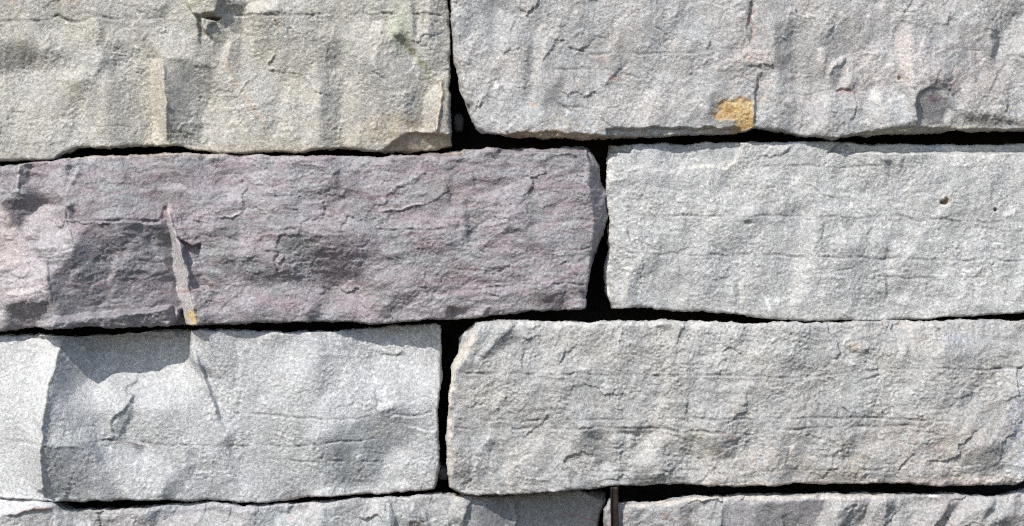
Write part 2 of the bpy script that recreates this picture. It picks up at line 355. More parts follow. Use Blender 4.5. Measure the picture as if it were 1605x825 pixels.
c_blob(1175, 110, 60, 60, (0.44, 0.36, 0.32), 0.3, brk=0.4); c_blob(1520, 130, 90, 40, (0.42, 0.35, 0.33), 0.45, brk=0.3); c_blob(1560, 190, 60, 12, (0.36, 0.30, 0.25), 0.5, brk=0.4)
c_blob(1350, 110, 70, 40, (0.44, 0.38, 0.36), 0.35, brk=0.3); c_blob(1110, 205, 60, 8, TAN, 0.45, brk=0.4)
# ============ stone 3: purple quartzite
VE = [(262, 325), (270, 335), (276, 358), (288, 385), (294, 420), (300, 455), (308, 485), (314, 512), (290, 512), (284, 485), (276, 455), (270, 420), (268, 385), (267, 362)]
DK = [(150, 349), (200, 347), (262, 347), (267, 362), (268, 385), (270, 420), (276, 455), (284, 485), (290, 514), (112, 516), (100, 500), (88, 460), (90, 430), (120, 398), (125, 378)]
s_poly(DK, -0.20, 6); c_poly(DK, (0.20, 0.187, 0.205), 0.5, 14)  # darker purple stone, with some of the facet's shade painted in
h_poly([(56, 530), (62, 505), (110, 494), (180, 488), (240, 482), (266, 478), (272, 505), (272, 530)], 24, 8)
h_line([(150, 347), (200, 346), (258, 347)], 2, -4); crack([(130, 348), (200, 346), (262, 347)], 5, 1.8, 21, w=0.8, gaps=0.5)
h_poly(VE, 5, 2, (0.1, 0.0), warp=0); s_poly(VE, 0.16, 1.5); c_poly(VE, (0.50, 0.465, 0.46), 0.9, 1.5)
c_poly([(290, 492), (308, 482), (314, 512), (292, 512)], (0.56, 0.38, 0.12), 0.75, 2.5, brk=0.6); c_blob(293, 456, 6, 3, (0.5, 0.33, 0.12), 0.7, -20)
h_poly([(278, 486), (284, 484), (290, 514), (270, 514)], -22, 3)
SD = [(276, 350), (284, 372), (300, 385), (318, 382), (315, 400), (318, 425), (328, 452), (304, 454), (297, 425), (291, 395), (284, 378)]
h_poly(SD, -13, 3.5, (0.1, 0)); s_poly(SD, -0.12, 3); h_step([(315, 395), (318, 425), (329, 453)], -9, 4, 16, edge=1)
c_line([(318, 422), (324, 440), (329, 454)], 2.2, (0.5, 0.33, 0.33), 0.6)
h_poly([(254, 325), (264, 322), (262, 345), (252, 345)], -5, 3); c_blob(258, 338, 6, 10, (0.24, 0.12, 0.14), 0.6); c_blob(266, 330, 4, 12, (0.48, 0.33, 0.33), 0.6)
# thin maroon laminae
for k in range(34):
    xx = 20 + (k * 337) % 880; yy = 256 + (k * 83) % 236; ll = 50 + (k * 53) % 120; sl = ((k * 29) % 11 - 5) * 0.012
    c_line([(xx, yy), (xx + ll / 2, yy + sl * ll / 2 + 1), (xx + ll, yy + sl * ll)], 2.4, (0.235, 0.14, 0.16), 0.55, brk=0.35)
# left pale plates
c_line([(108, 322), (110, 345), (117, 362), (121, 382), (100, 388), (60, 388)], 4, (0.52, 0.48, 0.48), 0.55, brk=1.0); c_line([(34, 256), (34, 300)], 4, (0.5, 0.46, 0.46), 0.5); c_line([(124, 258), (118, 285), (110, 300)], 4, (0.48, 0.44, 0.45), 0.5, brk=0.8)  # bright plate edges painted in as pale colour lines
c_line([(0, 328), (22, 352), (42, 386)], 4, (0.52, 0.46, 0.44), 0.5); c_line([(80, 412), (100, 400), (122, 388)], 3, (0.55, 0.52, 0.52), 0.6, brk=0.8); c_line([(20, 458), (60, 456), (85, 458)], 4, (0.55, 0.5, 0.49), 0.6, brk=0.8)
c_poly([(84, 290), (112, 300), (108, 320), (60, 322), (60, 300)], (0.38, 0.33, 0.35), 0.5, 5)
c_poly([(-70, 300), (0, 300), (20, 350), (42, 384), (75, 412), (85, 460), (60, 470), (0, 470), (-70, 470)], (0.46, 0.41, 0.41), 0.65, 8)
c_poly([(0, 325), (20, 350), (42, 384), (45, 420), (0, 420)], (0.46, 0.37, 0.31), 0.3, 8)
s_poly([(-70, 300), (0, 300), (20, 350), (42, 384), (75, 405), (85, 460), (0, 460), (-70, 470)], 0.12, 5)
s_poly([(20, 258), (35, 256), (35, 302), (22, 300)], 0.14, 2); h_step([(36, 254), (35, 280), (36, 305)], 9, 16, 20, edge=1)
s_poly([(36, 256), (52, 254), (50, 285), (38, 295)], -0.17, 2)
s_poly([(10, 318), (60, 292), (78, 315), (55, 325), (36, 345), (30, 355), (15, 335)], -0.20, 4); c_poly([(10, 318), (60, 292), (78, 315), (36, 345), (30, 355)], (0.19, 0.17, 0.19), 0.45, 9)
s_line([(75, 256), (80, 270), (83, 300)], 3, 0.14); s_poly([(84, 258), (104, 254), (108, 300), (85, 310)], 0.07, 4)
s_poly([(104, 262), (118, 256), (114, 272), (108, 276)], -0.2, 2); s_line([(124, 256), (124, 272), (112, 288), (110, 310)], 3, 0.12); s_line([(129, 270), (116, 292)], 3.5, -0.22)
h_step([(108, 322), (110, 345), (117, 362), (121, 380)], 12, 40, 14, edge=1)
s_poly([(36, 350), (60, 322), (108, 322), (116, 362), (120, 378), (80, 384), (45, 385)], 0.09, 3); c_poly([(36, 350), (60, 322), (108, 322), (116, 362), (120, 378), (80, 384), (45, 385)], (0.42, 0.385, 0.39), 0.6, 6)
s_poly([(42, 372), (60, 358), (68, 378), (48, 384)], -0.18, 3); s_poly([(110, 322), (122, 324), (121, 345), (113, 345)], -0.25, 2)
s_line([(45, 388), (80, 386), (118, 382)], 4, 0.16); h_step([(120, 383), (100, 396), (82, 412), (78, 415)], 5, 12, 10)
s_line([(85, 405), (110, 388), (125, 392)], 3, 0.22); s_line([(75, 412), (100, 392)], 2.5, -0.18)
h_step([(82, 410), (84, 435), (91, 455)], 9, 34, 14, edge=1)
h_step([(90, 458), (60, 456), (40, 462), (15, 456)], -5, 8, 10, edge=1.5); c_blob(45, 458, 30, 6, (0.55, 0.5, 0.48), 0.5)
s_poly([(15, 478), (60, 470), (90, 478), (60, 498), (20, 500)], -0.16, 5); s_poly([(-70, 462), (15, 462), (15, 518), (-70, 518)], 0.12, 6)
c_poly([(-70, 480), (12, 480), (12, 520), (-70, 520)], (0.5, 0.47, 0.47), 0.6, 5)
s_line([(250, 395), (262, 430), (268, 460)], 4, 0.10); s_line([(185, 395), (180, 430), (170, 450)], 4, 0.2); s_line([(200, 392), (205, 410)], 6, 0.2); s_line([(240, 370), (246, 400), (255, 425)], 7, 0.14); s_line([(215, 480), (190, 470), (170, 474)], 4, 0.16); s_line([(262, 508), (268, 495), (276, 486)], 3, 0.3)
s_line([(150, 410), (120, 430), (115, 450)], 5, 0.12); s_line([(190, 440), (160, 480)], 5, 0.10)
for k, (a, b_, c_, d_) in enumerate([(285, 370, 335, 371), (310, 388, 345, 387), (340, 372, 378, 379), (340, 390, 390, 391), (405, 396, 480, 403), (500, 361, 560, 364), (560, 362, 705, 362), (500, 452, 530, 456), (340, 303, 400, 306), (400, 308, 470, 308),
                                     (630, 452, 690, 454), (700, 454, 800, 448), (800, 448, 917, 446), (860, 393, 932, 389), (280, 346, 330, 352), (60, 404, 110, 402), (430, 330, 480, 331), (700, 420, 790, 424), (560, 420, 640, 418), (225, 460, 272, 458), (840, 300, 900, 296), (650, 500, 700, 499)]):
    mx, my = (a + c_) / 2, (b_ + d_) / 2
    crack([(a, b_), (mx, my + (3 if k % 2 else -2)), (c_, d_)], 4.2, 1.5, 30 + k, w=0.6, gaps=0.4, lip=2)
h_line([(592, 331), (615, 329), (640, 324), (668, 319)], 1.6, 3); c_line([(592, 331), (615, 329), (640, 324), (668, 319)], 1.6, (0.6, 0.53, 0.52), 0.8)
h_line([(345, 342), (362, 340), (378, 335)], 1.6, 3); c_line([(345, 342), (362, 340), (378, 335)], 1.8, (0.55, 0.5, 0.5), 0.7)
s_poly([(430, 372), (480, 362), (540, 375), (590, 370), (600, 395), (575, 420), (560, 445), (500, 445), (470, 450), (440, 430), (460, 400)], -0.15, 10)
s_poly([(500, 385), (575, 395), (565, 430), (520, 440), (480, 420)], -0.10, 8); s_blob(520, 355, 50, 18, 0.05)
s_poly([(345, 400), (420, 405), (470, 440), (440, 455), (370, 440)], -0.10, 9); s_blob(320, 310, 50, 25, 0.04); s_blob(395, 385, 40, 14, 0.08)
s_poly([(370, 398), (395, 392), (380, 410), (372, 425)], 0.16, 3); s_poly([(480, 330), (520, 340), (500, 352), (470, 348)], -0.06, 5)
s_line([(528, 268), (533, 300)], 7, -0.12); s_blob(600, 280, 60, 30, 0.04); s_blob(640, 350, 45, 16, 0.08, -20); s_blob(620, 400, 40, 14, -0.08, -40)
s_poly([(600, 480), (640, 452), (660, 460), (610, 500), (590, 498)], -0.12, 4); s_poly([(560, 460), (590, 450), (580, 490), (565, 500)], 0.08, 4)
s_poly([(482, 490), (500, 478), (505, 500), (480, 502)], -0.18, 3); s_blob(400, 470, 60, 20, 0.07); s_blob(540, 475, 30, 20, 0.08)
s_line([(690, 330), (820, 290), (850, 270)], 9, 0.07); s_line([(730, 380), (800, 330), (830, 320)], 8, 0.10); s_line([(740, 395), (800, 360), (860, 340)], 7, -0.10)
s_line([(730, 300), (735, 380)], 6, -0.10); s_line([(720, 310), (722, 375)], 4, 0.08); s_poly([(695, 270), (712, 262), (712, 305), (700, 305)], -0.1, 4); s_line([(740, 270), (745, 300)], 3, -0.15)
s_blob(810, 400, 40, 10, -0.08, -25); s_blob(850, 350, 12, 60, 0.03); s_poly([(850, 470), (885, 450), (890, 480), (860, 486)], -0.1, 5)
s_poly([(838, 445), (870, 445), (860, 485), (845, 486)], -0.1, 4); s_blob(900, 470, 14, 18, 0.05); s_line([(908, 450), (918, 482)], 3, -0.15)
s_line([(870, 240), (905, 236)], 3, 0.25); s_line([(855, 250), (880, 243), (900, 240)], 3, -0.15); s_poly([(890, 240), (915, 245), (918, 262), (900, 258)], -0.12, 4)
s_poly([(310, 246), (350, 248), (345, 262), (320, 258)], -0.13, 4); s_line([(360, 248), (395, 252)], 4, 0.12); s_line([(245, 300), (290, 292), (300, 305)], 3, 0.14)
c_blob(300, 305, 8, 5, (0.6, 0.6, 0.66), 0.6, brk=0.3); c_blob(900, 340, 5, 10, (0.6, 0.6, 0.66), 0.4, brk=0.3)
for (cx_, cy_, rx_, ry_, a_) in [(370, 280, 90, 10, 2), (430, 295, 90, 7, 4), (560, 310, 80, 12, -3), (250, 345, 60, 8, -5), (400, 420, 60, 14, 0), (700, 260, 60, 16, 5), (790, 300, 40, 12, -8), (905, 300, 16, 20, 0), (900, 430, 30, 30, 0), (540, 400, 60, 16, 0), (640, 430, 70, 14, -4), (60, 270, 40, 12, 0), (560, 480, 60, 14, 4), (850, 260, 50, 14, 0), (450, 480, 60, 14, 0), (670, 490, 70, 12, 0), (300, 270, 60, 14, -6), (750, 440, 60, 10, 0)]:
    c_blob(cx_, cy_, rx_, ry_, (0.240, 0.180, 0.197), 0.5, a_, brk=0.25)
for (cx_, cy_, rx_, ry_, a_) in [(420, 300, 80, 8, 2), (330, 325, 60, 12, 0), (600, 340, 60, 10, -12), (780, 350, 70, 14, -15), (820, 270, 40, 10, 0), (700, 390, 60, 12, -12), (480, 345, 60, 10, 0), (850, 420, 40, 14, -20), (580, 270, 50, 8, 0), (450, 440, 30, 20, 0)]:
    c_blob(cx_, cy_, rx_, ry_, (0.315, 0.303, 0.318), 0.45, a_, brk=0.3)

# ============ stone 4: middle right, pale grey green
s_poly([(953, 268), (1000, 262), (1060, 264), (1075, 258), (1120, 256), (1140, 262), (1153, 248), (1162, 234), (1168, 222), (1100, 218), (955, 222)], 0.03, 3)
h_poly([(953, 272), (1000, 266), (1060, 268), (1066, 272), (1076, 263), (1120, 260), (1140, 265), (1154, 250), (1163, 232), (1162, 200), (950, 200)], -9, 2)
c_line([(1076, 262), (1120, 260), (1140, 265), (1154, 250), (1163, 234)], 1.8, (0.62, 0.58, 0.48), 0.6)
c_poly([(960, 226), (1160, 226), (1150, 245), (1060, 250), (975, 243)], (0.27, 0.30, 0.32), 0.35, 4)  # cast shadow of the overhang tinted into the colour
crack([(955, 270), (990, 268), (1000, 266)], 2, 1.2, 60, w=0.4)
crack([(985, 338), (1060, 339), (1110, 338), (1160, 340), (1240, 338), (1320, 342), (1360, 341), (1410, 338), (1440, 344), (1490, 346), (1550, 348), (1680, 350)], 2.8, 1.4, 61, w=0.6, lip=1.2)
crack([(960, 398), (1020, 398), (1060, 400), (1120, 400), (1200, 401), (1290, 403), (1340, 405), (1400, 406), (1460, 408), (1540, 409), (1680, 411)], 2.6, 1.4, 62, w=0.6, lip=1)
crack([(1100, 434), (1180, 436), (1300, 422), (1345, 422)], 1.5, 1.2, 63, w=0.3)
crack([(1370, 433), (1420, 435), (1500, 434), (1605, 436)], 1.5, 1.2, 64, w=0.4)
crack([(1135, 260), (1200, 261), (1250, 260), (1300, 261), (1380, 259), (1420, 258)], 2.0, 1.2, 65, w=0.4)
crack([(986, 340), (983, 355), (989, 380)], 2.4, 1.3, 66, w=0.5); h_line([(1005, 378), (1015, 385), (1022, 395)], 2, -2.5); h_line([(1007, 400), (1008, 420)], 1.6, 2.5)
s_line([(962, 300), (965, 380)], 6, 0.08); s_poly([(985, 435), (1004, 410), (1010, 425), (998, 465), (985, 470)], -0.13, 4); s_line([(978, 425), (982, 470)], 4, 0.12); s_line([(1015, 420), (1018, 470)], 4, 0.07)
s_poly([(1012, 400), (1040, 400), (1030, 440), (1015, 470)], -0.06, 5); s_poly([(1150, 440), (1160, 440), (1156, 480), (1148, 480)], -0.10, 3); s_line([(1162, 440), (1163, 478)], 4, 0.13)
s_poly([(1258, 330), (1285, 325), (1280, 400), (1262, 480), (1240, 480), (1250, 400)], 0.08, 8); s_blob(1345, 435, 50, 45, -0.04, 20)
s_poly([(1330, 385), (1392, 378), (1393, 440), (1390, 480), (1340, 480)], -0.06, 9); s_poly([(1394, 380), (1420, 375), (1440, 395), (1400, 420), (1394, 480)], 0.06, 5)
s_line([(1392, 385), (1391, 412)], 4, -0.14); s_line([(1393, 430), (1392, 470)], 4, -0.14)
s_blob(1420, 470, 26, 10, 0.10); s_blob(1405, 476, 10, 6, -0.14); s_blob(1480, 460, 20, 16, -0.04); s_line([(1530, 440), (1536, 480)], 4, 0.10); s_line([(1524, 440), (1528, 480)], 3, -0.08)
h_poly([(1372, 237), (1404, 235), (1416, 246), (1416, 260), (1400, 258), (1380, 252)], 2, 5); s_line([(1420, 240), (1416, 262)], 3, -0.15)
s_poly([(1388, 250), (1402, 250), (1400, 276), (1390, 278)], -0.16, 4); s_poly([(1362, 236), (1374, 236), (1370, 256), (1362, 256)], 0.10, 3)
s_line([(1230, 230), (1205, 240), (1200, 250)], 3, -0.12); h_poly([(1195, 242), (1215, 230), (1240, 230), (1236, 238), (1210, 248)], 3, 2)
s_poly([(1155, 325), (1180, 322), (1182, 334), (1160, 334)], 0.10, 3); s_blob(1175, 348, 16, 8, -0.12); h_poly([(1168, 350), (1176, 345), (1184, 350), (1176, 356)], -3, 2)
h_blob(1484, 317, 6, 5, -13, edge=0.5); c_blob(1484, 317, 5, 4, (0.09, 0.06, 0.035), 0.9, edge=0.4); c_blob(1486, 315, 11, 10, TAN, 0.5)
h_blob(1565, 328, 3.5, 2.5, -9, edge=0.5); c_blob(1565, 328, 3, 2, (0.05, 0.05, 0.05), 0.9, edge=0.4)
c_line([(1196, 462), (1204, 470), (1209, 486)], 3.5, WHITE, 0.95, brk=0.6); c_line([(1204, 468), (1226, 468)], 2, WHITE, 0.8, brk=0.2); c_blob(1209, 482, 4, 4, WHITE, 0.9, edge=0.5)
c_line([(1268, 435), (1292, 439)], 1.3, WHITE, 0.6, brk=0.2)
h_line([(1262, 284), (1290, 302), (1312, 308)], 1.5, 2); h_line([(1290, 302), (1340, 308), (1362, 320)], 1.5, 1.5); s_blob(1378, 320, 10, 8, 0.1)
s_poly([(1310, 205), (1360, 225), (1350, 240), (1330, 248), (1290, 240)], -0.03, 6); c_blob(1475, 228, 26, 5, (0.55, 0.58, 0.66), 0.4); c_blob(1250, 226, 30, 5, (0.5, 0.53, 0.6), 0.35)
h_line([(1278, 320), (1275, 336)], 2, 3); s_line([(1245, 320), (1243, 336)], 3, -0.14); s_poly([(1318, 336), (1345, 345), (1330, 365), (1320, 355)], -0.12, 4)
s_line([(1560, 280), (1555, 320)], 6, -0.05); s_blob(1270, 300, 20, 16, 0.05); s_blob(1115, 300, 70, 30, 0.035); s_blob(1050, 440, 40, 30, -0.03); s_blob(1200, 420, 50, 20, 0.03)

# ============ stone 5: lower left, smooth pale
s_poly([(-80, 520), (96, 520), (97, 550), (92, 580), (82, 620), (80, 665), (74, 700), (74, 780), (-80, 790)], 0.17, 2)
c_poly([(-80, 520), (96, 520), (97, 550), (92, 580), (82, 620), (80, 665), (74, 700), (74, 780), (-80, 790)], (0.56, 0.56, 0.55), 0.5, 3)  # sun-facing facet painted paler to strengthen its light
s_poly([(55, 560), (96, 548), (92, 580), (82, 620), (80, 665), (72, 698), (60, 690), (50, 620)], 0.10, 5)
h_step([(100, 524), (97, 550), (92, 578), (82, 620), (80, 665), (78, 694)], 9, 55, 30, 0.03, edge=0.9)
h_step([(75, 696), (74, 730), (75, 780)], 10, 30, 40, 0.03, edge=0.9)
c_line([(97, 550), (92, 578), (82, 620), (81, 660)], 2, (0.62, 0.62, 0.45), 0.6)
s_line([(84, 622), (84, 665), (82, 690)], 7, -0.12); s_poly([(98, 550), (150, 578), (110, 625), (86, 625), (93, 580)], -0.09, 6)
s_poly([(76, 699), (100, 694), (152, 692), (160, 712), (175, 740), (200, 786), (84, 786), (76, 765)], -0.11, 3); c_poly([(76, 699), (152, 692), (175, 740), (200, 786), (84, 786)], (0.34, 0.34, 0.35), 0.3, 4)  # shade of the turned-away facet also painted as darker colour
s_poly([(155, 696), (230, 694), (270, 740), (245, 785), (202, 785), (176, 742), (160, 712)], 0.07, 3)
c_blob(105, 715, 40, 12, (0.45, 0.46, 0.52), 0.5, brk=0.3)
s_poly([(62, 768), (74, 760), (74, 774)], -0.3, 2)
s_poly([(298, 692), (305, 730), (300, 745), (268, 786), (250, 786), (262, 762), (290, 735)], -0.09, 5); s_poly([(294, 692), (310, 700), (305, 716), (290, 712)], -0.1, 3)
s_poly([(360, 680), (367, 690), (362, 716), (352, 700), (330, 702)], -0.09, 4); c_blob(325, 708, 25, 14, (0.52, 0.53, 0.56), 0.5, brk=0.4)
h_step([(205, 700), (220, 718), (246, 735), (270, 748)], 5, 12, 12); s_poly([(196, 694), (228, 697), (222, 706), (212, 716)], -0.18, 3); c_line([(165, 691), (200, 694), (230, 699)], 2, PINK, 0.4)
h_step([(213, 590), (208, 600), (196, 606), (196, 614), (207, 622), (196, 640), (182, 652), (174, 664), (176, 680), (186, 686)], 9, 12, 14, 0.08, edge=1)
s_poly([(206, 626), (208, 650), (203, 668), (195, 685), (186, 685), (178, 668), (184, 654), (198, 640)], -0.16, 2)
h_blob(204, 624, 5, 5, 3, edge=0.4); h_blob(115, 560, 2, 2, -4, edge=0.4)
h_step([(304, 546), (308, 560), (316, 582), (328, 612), (338, 642), (349, 672)], 11, 26, 10, 0.25, edge=1)
s_line([(305, 550), (309, 564), (317, 585), (330, 614), (340, 644), (348, 668)], 3.2, -0.38)
s_line([(303, 552), (312, 585), (325, 616), (342, 662)], 5, 0.08)
crack([(76, 698), (100, 694), (140, 693), (172, 690), (205, 692), (240, 697)], 3.5, 1.5, 71, w=0.6, gaps=0.4, lip=1.5)
crack([(280, 696), (300, 698), (340, 702), (362, 695)], 1.8, 1.3, 72, w=0.4)
crack([(362, 652), (380, 649), (430, 652), (500, 657), (560, 655), (600, 651), (650, 652), (684, 648)], 3, 1.4, 73, w=0.5, lip=1.5)
crack([(460, 700), (500, 697), (530, 693), (570, 690), (600, 688)], 3, 1.4, 74, w=0.5); crack([(345, 702), (400, 698), (470, 702)], 1.8, 1.2, 75, w=0.35)
crack([(440, 722), (500, 726), (560, 724), (640, 722)], 2, 1.3, 76, w=0.4); crack([(395, 718), (440, 722)], 1.5, 1.2, 77, w=0.3)
crack([(90, 665), (130, 668), (170, 665)], 1.5, 1.2, 78, w=0.35); crack([(300, 698), (260, 700), (240, 698)], 1.8, 1.3, 79, w=0.35); crack([(530, 562), (580, 561), (640, 556)], 1.6, 1.2, 80, w=0.35)
h_step([(684, 681), (668, 675), (650, 670), (630, 668)], -5, 10, 10, edge=1); c_line([(640, 668), (665, 673), (684, 681)], 1.6, PALE, 0.6)
s_poly([(488, 690), (560, 660), (640, 640), (655, 670), (640, 700), (600, 720), (590, 760), (520, 765), (500, 740)], -0.10, 9)
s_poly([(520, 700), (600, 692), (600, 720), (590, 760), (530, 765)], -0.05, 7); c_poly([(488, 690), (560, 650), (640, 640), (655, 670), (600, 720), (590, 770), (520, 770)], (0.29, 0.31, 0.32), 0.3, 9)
c_blob(590, 680, 22, 8, (0.48, 0.45, 0.38), 0.35, -10, brk=0.3)
h_step([(585, 608), (586, 622), (590, 640)], 7, 12, 14, 0.1, edge=1); h_blob(610, 640, 20, 6, 3, -20)
s_poly([(508, 540), (530, 560), (520, 610), (500, 620), (490, 580)], -0.09, 8); s_blob(460, 570, 35, 40, 0.06); s_blob(420, 610, 40, 60, 0.05); s_blob(620, 600, 40, 30, 0.03)
h_poly([(570, 546), (585, 547), (596, 540), (600, 530), (612, 530), (622, 540), (631, 552), (620, 560), (590, 556)], 3, 5)
s_line([(372, 530), (376, 600)], 5, 0.08); s_poly([(360, 500), (470, 520), (480, 540), (430, 545), (370, 535)], -0.02, 5); s_blob(630, 715, 12, 14, 0.1); s_blob(560, 715, 10, 12, 0.08)
c_blob(678, 748, 8, 5, (0.6, 0.55, 0.45), 0.5); s_blob(630, 760, 14, 8, 0.10); s_line([(490, 775), (520, 765)], 3, 0.2)
c_poly([(440, 780), (560, 774), (640, 768), (690, 764), (690, 772), (440, 792)], (0.52, 0.42, 0.40), 0.4, 2)
c_line([(210, 525), (225, 560), (220, 575)], 10, (0.48, 0.49, 0.47), 0.5)

# ============ stone 6: lower right
h_poly([(700, 480), (770, 480), (752, 515), (742, 540), (728, 560), (716, 580), (706, 610), (690, 610)], -6, 9, (0.35, 0))
s_line([(750, 508), (738, 535), (722, 560), (712, 578)], 7, 0.24, 0.6); c_line([(748, 505), (736, 535), (718, 563), (708, 590), (704, 640), (702, 700), (706, 765)], 6, (0.66, 0.60, 0.52), 0.7)  # pale line paints the sunlit bevelled end into the colour
s_line([(790, 508), (772, 525), (760, 545), (745, 575)], 9, 0.10); s_poly([(783, 520), (800, 520), (790, 545), (765, 565), (750, 580), (746, 572), (765, 545)], -0.16, 4)
s_poly([(795, 515), (812, 515), (812, 535), (795, 540)], -0.1, 4); s_line([(703, 640), (702, 700), (708, 765)], 6, 0.14)
crack([(712, 586), (735, 584), (760, 585), (800, 585), (840, 587), (900, 586), (960, 587), (1030, 589), (1110, 588), (1160, 590), (1200, 591), (1230, 592), (1275, 591), (1330, 583), (1350, 581), (1400, 578), (1480, 578), (1500, 580), (1560, 577), (1680, 580)], 4.0, 1.5, 81, w=0.7, gaps=0.2, lip=2)
crack([(704, 657), (760, 658), (800, 660), (860, 657), (920, 658), (980, 657), (1050, 656), (1130, 657), (1230, 656), (1350, 655), (1500, 660)], 3.2, 1.5, 82, w=0.6, gaps=0.15, lip=1.5)
crack([(706, 668), (740, 673), (760, 671), (790, 672), (880, 672), (960, 670), (1020, 672), (1060, 675), (1090, 676), (1120, 678), (1180, 681), (1210, 673), (1260, 672), (1330, 668), (1460, 668)], 4, 1.6, 83, w=0.6, gaps=0.15, lip=2)
crack([(930, 738), (1000, 739), (1070, 737), (1100, 737)], 2, 1.3, 84, w=0.4); crack([(1160, 738), (1260, 736), (1400, 735), (1520, 733)], 2, 1.3, 85, w=0.35)
s_poly([(903, 690), (915, 672), (935, 676), (940, 700), (925, 712), (905, 720), (895, 712)], -0.10, 6); s_poly([(912, 672), (940, 670), (945, 690), (930, 692)], -0.12, 3)
h_poly([(960, 680), (978, 682), (980, 694), (970, 702), (958, 704), (956, 690)], 3, 4); h_poly([(982, 684), (1010, 682), (1000, 694), (994, 700), (984, 702)], 3, 4)
s_poly([(965, 670), (1020, 672), (1010, 680), (970, 682)], -0.14, 3); s_poly([(930, 710), (945, 700), (950, 720), (938, 738), (932, 728)], -0.12, 4)
s_poly([(1015, 680), (1040, 675), (1030, 720), (1010, 735), (1000, 725)], 0.13, 6); s_poly([(1000, 742), (1060, 738), (1075, 750), (1040, 758), (990, 752)], -0.14, 4); s_blob(950, 735, 14, 12, 0.12)
s_poly([(1062, 690), (1090, 678), (1085, 720), (1070, 710)], -0.10, 5); s_line([(1090, 690), (1108, 725), (1112, 755)], 6, 0.10)
c_blob(1090, 700, 50, 26, (0.48, 0.44, 0.36), 0.5, brk=0.4); c_blob(1140, 690, 24, 24, (0.34, 0.25, 0.21), 0.55, brk=0.2); c_blob(1200, 710, 60, 28, (0.50, 0.44, 0.38), 0.5, brk=0.4)
c_blob(1340, 735, 26, 24, (0.40, 0.33, 0.25), 0.6, brk=0.4); c_blob(1330, 690, 20, 14, (0.30, 0.26, 0.22), 0.5, brk=0.3); c_blob(1440, 700, 110, 50, (0.44, 0.375, 0.335), 0.6, brk=0.5); c_blob(1260, 735, 120, 26, (0.42, 0.365, 0.31), 0.5, brk=0.5); c_blob(1540, 640, 60, 60, (0.42, 0.39, 0.37), 0.4, brk=0.4)
c_blob(1340, 545, 18, 9, (0.45, 0.34, 0.25), 0.55, 20, brk=0.4); h_poly([(1318, 540), (1340, 534), (1362, 545), (1356, 556), (1330, 552)], 3, 3); c_blob(1150, 640, 20, 14, (0.42, 0.34, 0.28), 0.3, brk=0.3)
s_poly([(1130, 690), (1160, 685), (1150, 715), (1125, 720), (1110, 700)], -0.14, 5); s_blob(1180, 715, 25, 20, 0.08); s_poly([(1215, 700), (1235, 690), (1240, 740), (1220, 750)], -0.10, 6)
h_step([(1345, 715), (1352, 728), (1357, 742), (1345, 757)], 6, 12, 12); s_poly([(1312, 690), (1345, 680), (1340, 715), (1318, 720)], -0.14, 5); s_blob(1300, 740, 24, 14, -0.07)
s_poly([(1508, 705), (1560, 695), (1570, 730), (1545, 752), (1505, 735)], -0.14, 8); s_blob(1450, 730, 40, 20, 0.08); s_line([(1525, 740), (1532, 757)], 4, 0.18)
s_line([(1425, 520), (1432, 560)], 5, 0.12); s_line([(1418, 530), (1422, 560)], 3, -0.08); s_poly([(1440, 540), (1480, 530), (1470, 575), (1445, 580)], 0.06, 8); s_blob(1500, 560, 20, 40, -0.06); s_blob(1390, 555, 30, 20, -0.05)
s_blob(1260, 575, 40, 10, -0.09); s_blob(1250, 590, 40, 8, 0.06); s_line([(1570, 540), (1550, 600)], 8, -0.06); s_line([(1530, 600), (1500, 640)], 8, -0.06)
s_blob(1045, 512, 14, 6, -0.18); s_blob(930, 512, 20, 6, 0.08); h_step([(875, 505), (890, 508), (905, 518)], 3, 8, 8); s_poly([(1110, 508), (1160, 510), (1150, 522), (1115, 520)], 0.05, 4)
c_blob(1610, 680, 40, 110, (0.55, 0.57, 0.64), 0.6, brk=0.5); c_blob(1500, 530, 30, 10, (0.50, 0.53, 0.60), 0.5, brk=0.4); c_blob(800, 520, 16, 10, (0.45, 0.48, 0.55), 0.4, brk=0.3); c_blob(1400, 510, 60, 8, (0.5, 0.42, 0.38), 0.4, brk=0.3)
h_poly([(720, 760), (742, 750), (745, 772), (722, 772)], -3, 3); s_line([(790, 725), (800, 765)], 5, 0.12); s_line([(775, 730), (785, 765)], 6, -0.12); s_blob(850, 755, 24, 10, -0.08); s_line([(880, 735), (890, 760)], 6, 0.1)
s_poly([(706, 720), (740, 728), (742, 755), (712, 750)], -0.10, 5); s_blob(760, 700, 30, 14, -0.05); s_line([(800, 650), (780, 700)], 9, 0.05)
c_blob(890, 600, 30, 10, (0.5, 0.47, 0.40), 0.3, brk=0.3)
c_poly([(1100, 755), (1340, 752), (1605, 745), (1605, 768), (1100, 768)], (0.56, 0.46, 0.40), 0.45, 3)

c_line([(745, 509), (800, 506), (900, 509), (1000, 507), (1110, 508), (1200, 511)], 6, (0.62, 0.61, 0.58), 0.6, brk=0.8)  # pale stone dust that also paints the sunlit top rim
c_line([(958, 226), (954, 270), (954, 330), (957, 350), (955, 400), (951, 435), (955, 468), (962, 482)], 5, (0.62, 0.61, 0.57), 0.65, brk=1.2)  # sunlit left rim of the middle right stone, painted pale
